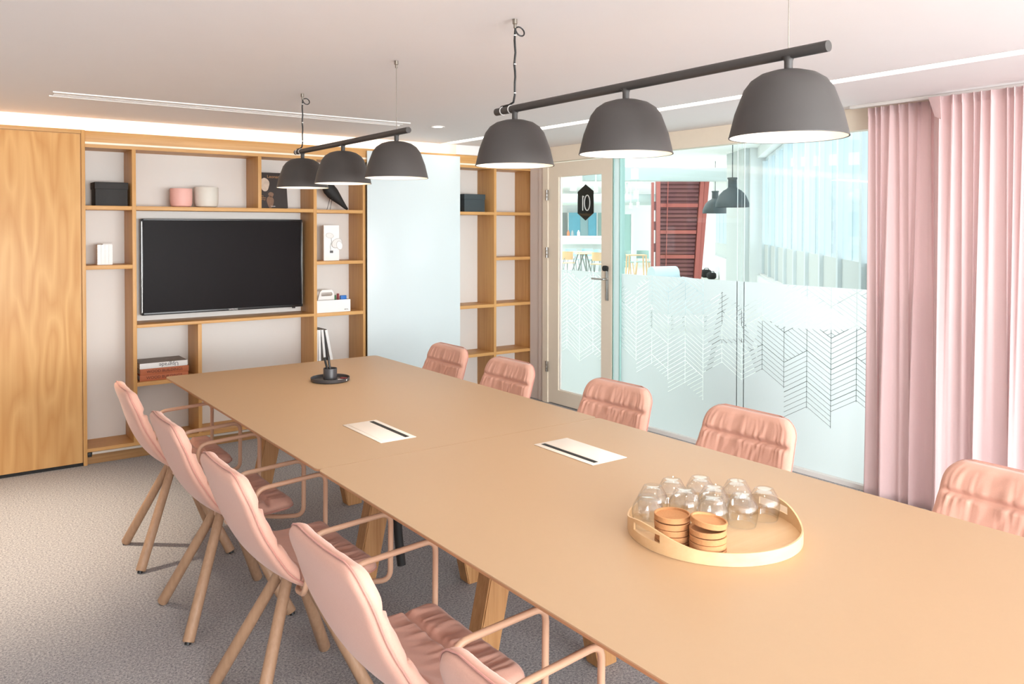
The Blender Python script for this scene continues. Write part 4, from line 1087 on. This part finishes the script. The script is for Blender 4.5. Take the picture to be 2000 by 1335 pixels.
# red shipping container end with louvred panel
ct_ = empty('shipping_container', off(20.3, 1330), 'red shipping container end with ribbed panel beyond the glass', 'container', OZ)
kx = 20.3/F_PX
def cx(px): return (px-1330)*kx
Zt, Zb_ = off_z(20.3, 352), 0.0
def slab(name, pxt0, pxt1, pxb0, pxb1, z0, z1, y0, y1, mat, par=None):
    bm = bmesh.new()
    q = [(cx(pxb0), z0), (cx(pxb1), z0), (cx(pxt1), z1), (cx(pxt0), z1)]
    add_prism(bm, q, y0, y1, 1); return from_bm(name, bm, mat, par or ct_)
slab('corner_post', 1272.5, 1277, 1272.5, 1277, 0, Zt-0.05, -0.02, 0.1, 'container_red')
slab('corner_post', 1281, 1289, 1281, 1289, 0, Zt-0.02, -0.04, 0.1, 'container_red')
for zz in (0.25, 0.9, 1.45, 1.95): slab('hinge', 1277.1, 1280.9, 1277.1, 1280.9, zz, zz+0.22, 0, 0.06, 'container_dark')
slab('corner_post', 1367, 1374.5, 1354, 1362, 0, Zt+0.02, -0.06, 0.1, 'container_red')
slab('corner_post', 1375.5, 1385, 1362.5, 1368, 0, Zt+0.03, -0.03, 0.4, 'container_red')
slab('panel', 1289.2, 1366.8, 1289.2, 1353.8, 0, Zt, 0.05, 0.1, 'container_dark')
nb = 26
for k in range(nb):
    z0 = Zt*(k+0.15)/nb; z1 = Zt*(k+0.75)/nb; r0 = 1353+(1366-1353)*(z0/Zt); r1 = 1353+(1366-1353)*(z1/Zt)
    slab('rib', 1289.5, r1, 1289.5, r0, z0, z1, 0.012, 0.0495, 'container_dark')
for py in (401, 453, 501):
    z = off_z(20.3, py); slab('cross_bar', 1289.5, 1353+14*z/Zt-1, 1289.5, 1353+14*z/Zt-1, z-0.04, z+0.05, -0.03, 0.011, 'container_red')
slab('lock_rod', 1303, 1304.5, 1299, 1300.5, 0.3, Zt-0.02, -0.07, -0.045, 'container_red')

# dark grey office pendants
def office_pendant(depth, px, dia, zrim, label):
    p_ = off(depth, px); e = empty('dome_pendant', (p_.x, p_.y, 2.959), label, 'lamp'); r = dia/2; z = zrim-2.959
    lathe('shade', [(r, z), (r, z+0.12*dia), (r*0.94, z+0.2*dia), (r*0.78, z+0.38*dia), (r*0.55, z+0.50*dia), (r*0.34, z+0.56*dia), (r*0.27, z+0.60*dia), (r*0.26, z+0.84*dia), (r*0.30, z+0.86*dia), (r*0.30, z+0.9*dia), (0, z+0.9*dia)], 'office_lamp', e, 40)
    tube('cord', [(0, 0, 0), (0, 0, z+0.9*dia)], 0.008, 'office_lamp', e, 6)
office_pendant(13.3, 1430, 0.54, off_z(13.3, 404), 'large grey dome pendant in the office, front one of the pair')
office_pendant(17.6, 1396.5, 0.54, off_z(17.6, 416), 'grey dome pendant in the office, behind the larger one')
# white cylinder spots
SPOTS = [(12, 1221, 305, 324, 15, 'white ceiling spot cylinder closest to door frame, cut by pendant shade'), (14, 1239.5, 329, 349, 15, 'white ceiling spot cylinder, large one beside the beam'), (18, 1249, 349, 366, 10, 'white ceiling spot cylinder below the beam'), (20, 1242, 372, 387, 10, 'white ceiling spot cylinder lower in the row'), (24, 1232, 396, 406, 6, 'tiny white ceiling spot cylinder at the far left end'), (24, 1246, 394, 404, 6, 'tiny white ceiling spot cylinder at the far right end'), (12, 1119.5, 344, 372, 13, 'white ceiling spot cylinder seen through the door above sign'), (15, 1163.5, 361, 375, 9, 'white ceiling spot cylinder seen through the door right of sign')]
for dpt, px, y0, y1, wd, lab in SPOTS:
    p_ = off(dpt, px); e = empty('spot_cylinder', (p_.x, p_.y, off_z(dpt, y1)), lab, 'light', group='white spot cylinders on the office ceiling')
    r = wd/F_PX*dpt/2; hh = (y1-y0)/F_PX*dpt
    lathe('housing', [(r, 0), (r, hh), (0, hh)], 'office_white', e, 20); lathe('lamp', [(0, 0.006), (r*0.9, 0.006), (r*0.9, 0.012), (0, 0.012)], 'spot_glow', e, 20)
    tube('stem', [(0, 0, hh), (0, 0, 2.959-off_z(dpt, y1))], 0.012, 'office_white', e, 6)
# duct under the ceiling seen through the door
dc = empty('air_duct', off(26, 1150, 2.3), 'white air duct below the office ceiling seen through the door', 'duct', OZ)
bm = bmesh.new(); add_tube(bm, [(-3, 0, 0.12), (3, 0.0, 0.12)], 0.18, 16); from_bm('duct', bm, 'office_beam', dc, auto=40)
for x in (-1.6, -0.2, 1.2): box('bracket', (x, -0.02, 0.3), (x+0.05, 0.02, 0.659), 'office_grey', dc)

# bar counter and the blue window behind it
bc = empty('bar_counter', off(28, 1140), 'white bar counter seen through the glass door', 'counter', OZ)
def bx_(px): return (px-1140)*28/F_PX
box('top', (bx_(1060), -0.1, off_z(28, 464)), (bx_(1185), 0.6, off_z(28, 460.5)), 'office_white', bc)
box('front', (bx_(1060), -0.02, off_z(28, 476)), (bx_(1185), 0.55, off_z(28, 464.2)), 'office_white', bc)
box('body', (bx_(1060), 0.25, 0), (bx_(1180), 0.55, off_z(28, 476.2)), 'office_grey', bc)
for x, lab, mt in ((1110, 'brown bottle standing on the bar counter', 'book_rust'), (1118, 'dark jar standing on the bar counter', 'metal_grey'), (1130, 'white cup standing on the bar counter', 'office_white')):
    p_ = off(28.2, x, off_z(28, 460.5)+0.001)
    o = tag(lathe('bottle', [(0, 0), (0.05, 0), (0.05, 0.12), (0.02, 0.17), (0.02, 0.2), (0, 0.2)], mt, None, 14), lab, 'bottle'); o.location = p_
bw_ = empty('blue_window', off(32.6, 1140), 'blue curtained window behind the bar counter', 'window', OZ)
def b2(px): return (px-1140)*32.6/F_PX
zb0, zb1 = off_z(32.6, 470), off_z(32.6, 415)
box('curtain', (b2(1111), 0, zb0), (b2(1133), 0.05, zb1), 'curtain_blue', bw_); box('curtain', (b2(1149), 0, zb0), (b2(1165), 0.05, zb1), 'curtain_blue', bw_)
box('pane', (b2(1133.2), 0.02, zb0), (b2(1148.8), 0.05, zb1), 'chair_blue', bw_)
for x in (1109, 1165.2): box('frame', (b2(x), -0.02, zb0), (b2(x+1.6), 0.06, zb1), 'office_white', bw_)
box('side_panel', (b2(1090), 0, zb0), (b2(1107), 0.05, zb1), 'metal_grey', bw_); box('side_panel', (b2(1168), 0, zb0), (b2(1178), 0.05, zb1), 'chair_sage', bw_)
gd = empty('glass_door', off(31, 1222), 'pale green glass door at the far side of the office', 'door', OZ)
def b3(px): return (px-1222)*31/F_PX
box('pane', (b3(1211), 0, 0.0), (b3(1232), 0.05, off_z(31, 418)), 'glass_green', gd)
box('frame', (b3(1232.3), -0.03, 0.0), (b3(1236), 0.06, off_z(31, 416)), 'office_white', gd)

# office chairs and tables
def office_chair(depth, px, rz, seatmat, legmat, label, z0=0.0, s=1.0, wood_legs=False):
    p_ = off(depth, px); e = empty('cafe_chair', (p_.x, p_.y, 0), label, 'chair', OZ+rz, 'cafe chairs in the office')
    bm = bmesh.new(); add_box(bm, (-0.22, -0.21, 0.44), (0.22, 0.21, 0.465), 0.01); from_bm('seat', bm, seatmat, e, auto=40)
    bm = bmesh.new()
    pr = [(0.22*math.sin(a), 0.22-0.10*(1-math.cos(a))*2) for a in [(-1.1+2.2*k/8) for k in range(9)]]
    for z0_, z1_ in ((0.55, 0.80),):
        A = [bm.verts.new((x, y, z0_)) for x, y in pr]; B = [bm.verts.new((x*0.95, y+0.03, z1_)) for x, y in pr]
        A2 = [bm.verts.new((x, y+0.018, z0_)) for x, y in pr]; B2 = [bm.verts.new((x*0.95, y+0.048, z1_)) for x, y in pr]
        for k in range(8):
            for P_, Q_ in ((A, B), (B2, A2)): bm.faces.new((P_[k], P_[k+1], Q_[k+1], Q_[k]))
            bm.faces.new((B[k], B[k+1], B2[k+1], B2[k])); bm.faces.new((A2[k], A2[k+1], A[k+1], A[k]))
        bm.faces.new((A[0], B[0], B2[0], A2[0])); bm.faces.new((A[8], A2[8], B2[8], B[8]))
    from_bm('backrest', bm, seatmat, e, auto=50)
    for ax in (-1, 1):
        for ay in (-1, 1):
            tube('leg', [(ax*0.18, ay*0.17, 0.44), (ax*0.23, ay*0.23, 0.0)], 0.018 if wood_legs else 0.011, legmat, e, 8)
        tube('back_post', [(ax*0.18, 0.17, 0.44), (ax*0.17, 0.235, 0.60)], 0.012, legmat, e, 8)
    return e
office_chair(24.5, 1104, PI+0.5, 'ply_light', 'metal_grey', 'light plywood cafe chair at left behind the glass door')
office_chair(23.6, 1171, PI-0.4, 'ply_light', 'metal_grey', 'light plywood cafe chair beside the door lock stile')
office_chair(27.2, 1117, 0.2, 'chair_blue', 'metal_grey', 'pale blue cafe chair behind the round tables, left one')
office_chair(27.2, 1147, -0.1, 'chair_blue', 'metal_grey', 'pale blue cafe chair behind the round tables, middle one')
office_chair(26.3, 1166, -0.6, 'chair_blue', 'metal_grey', 'pale blue cafe chair behind the round tables, right one')
office_chair(27.2, 1184, 0.0, 'chair_sage', 'metal_grey', 'sage cafe chair partly hidden by the door stile')
office_chair(25, 1222, 0.1, 'chair_sage', 'ply_light', 'sage shell chair with wooden legs, left of the container', wood_legs=True)
office_chair(25.2, 1256, -0.1, 'chair_sage', 'ply_light', 'sage shell chair with wooden legs, right one of the two', wood_legs=True)
def cafe_table(depth, px, label, r=0.42, mat='ply_light', h=0.74):
    p_ = off(depth, px); e = empty('cafe_table', (p_.x, p_.y, 0), label, 'table')
    lathe('top', [(0, h-0.02), (r, h-0.02), (r, h), (0, h)], mat, e, 28)
    for k in range(3): tube('leg', [(0.05*math.cos(k*2.1), 0.05*math.sin(k*2.1), h-0.02), (0.3*math.cos(k*2.1), 0.3*math.sin(k*2.1), 0)], 0.02, 'metal_grey', e, 8)
cafe_table(26.1, 1133, 'round cafe table behind the plywood chairs', 0.4)
cafe_table(24.4, 1143, 'round cafe table between the two plywood chairs', 0.32)
st = empty('square_table', off(23.6, 1243), 'small square wooden table before the sage chairs', 'table', OZ)
box('top', (-0.27, -0.3, 0.70), (0.27, 0.3, 0.73), 'ply_light', st)
for ax in (-1, 1):
    for ay in (-1, 1): tube('leg', [(ax*0.24, ay*0.26, 0.70), (ax*0.27, ay*0.29, 0)], 0.022, 'ply_light', st, 8)
# pale blue lounge chair near the container
lc = empty('lounge_chair', off(12.2, 1303), 'pale blue upholstered lounge chair in front of red container', 'armchair', OZ+0.35)
bm = bmesh.new(); add_tube(bm, [(-0.26, 0.02, 0.80), (0.16, 0.02, 0.80)], 0.125, 20); from_bm('back_roll', bm, 'sofa_blue', lc, auto=50)
box('backrest', (-0.28, -0.09, 0.35), (0.20, 0.10, 0.80), 'sofa_blue', lc, 0.04)
box('seat', (-0.30, -0.62, 0.24), (0.40, -0.095, 0.42), 'sofa_blue', lc, 0.05)
bm = bmesh.new(); add_tube(bm, [(0.30, 0.05, 0.66), (0.32, -0.6, 0.64)], 0.10, 16); from_bm('armrest', bm, 'sofa_blue', lc, auto=50)
box('arm_panel', (0.24, -0.6, 0.26), (0.38, 0.05, 0.6), 'sofa_blue', lc, 0.03)
for ax in (-0.24, 0.32):
    for ay in (-0.55, 0.05): tube('leg', [(ax, ay, 0.26), (ax, ay, 0)], 0.018, 'metal_grey', lc, 8)
# black bags on the floor
for px, wd, hh, lab in ((1379, 22, 16, 'black travel bag on the office floor, left one'), (1390, 18, 13, 'smaller black travel bag on the office floor, right one')):
    e = empty('travel_bag', off(24.6 if wd > 20 else 23.8, px), lab, 'bag', OZ); w = wd/F_PX*24.6/2; h = hh/F_PX*24.6
    bm = bmesh.new(); bmesh.ops.create_uvsphere(bm, u_segments=18, v_segments=12, radius=1)
    for v_ in bm.verts: v_.co = Vector((math.copysign(abs(v_.co.x)**0.7, v_.co.x)*w, v_.co.y*0.15, h*0.5+math.copysign(abs(v_.co.z)**0.6, v_.co.z)*h*0.5))
    from_bm('body', bm, 'black_soft', e, smooth=True)
    tube('strap', [(-w*0.5, -0.08, h*0.8), (-w*0.3, -0.09, h*1.15), (w*0.3, -0.09, h*1.15), (w*0.5, -0.08, h*0.8)], 0.012, 'black_paint', e, 6)

# furniture standing just outside, glimpsed through the clear lines of the film
af = empty('easel_stand', (6.1, 4.9, 0), 'dark easel stand glimpsed through the cut lines of frosted glass', 'easel', -0.35)
for ax in (-1, 1): tube('leg', [(ax*0.05, 0, 0.92), (ax*0.30, -0.12, 0.0)], 0.022, 'black_soft', af, 8)
tube('leg', [(0, 0.02, 0.90), (0, 0.40, 0.0)], 0.022, 'black_soft', af, 8)
box('ledge', (-0.24, -0.11, 0.44), (0.24, -0.05, 0.47), 'black_soft', af, 0.004)
tub = empty('tub_chair', (5.12, 3.34, 0), 'dark green tub chair glimpsed through frosted glass near curtain', 'armchair', 2.2)
plain('tub_green', srgb(44, 56, 52), 0.9, 0.1, 60)
bm = bmesh.new(); pr = [(0.40*math.cos(a), 0.40*math.sin(a)) for a in [(-0.3+3.75*k/16) for k in range(17)]]; pi_ = [(x*0.78, y*0.78) for x, y in pr]
A = [bm.verts.new((x, y, 0.14)) for x, y in pr]; B = [bm.verts.new((x, y, 0.82)) for x, y in pr]; C_ = [bm.verts.new((x, y, 0.82)) for x, y in pi_]; E_ = [bm.verts.new((x, y, 0.14)) for x, y in pi_]
for k in range(16):
    for P_, Q_ in ((A, B), (B, C_), (C_, E_), (E_, A)): bm.faces.new((P_[k], P_[k+1], Q_[k+1], Q_[k]))
bm.faces.new((A[0], B[0], C_[0], E_[0])); bm.faces.new((A[16], E_[16], C_[16], B[16]))
from_bm('backrest', bm, 'tub_green', tub, auto=50)
lathe('seat', [(0, 0.14), (0.30, 0.14), (0.31, 0.2), (0.31, 0.40), (0.28, 0.44), (0, 0.44)], 'tub_green', tub, 30)
for k in range(4): tube('leg', [(0.24*math.cos(k*PI/2+.8), 0.24*math.sin(k*PI/2+.8), 0.14), (0.28*math.cos(k*PI/2+.8), 0.28*math.sin(k*PI/2+.8), 0)], 0.016, 'ply_light', tub, 8)
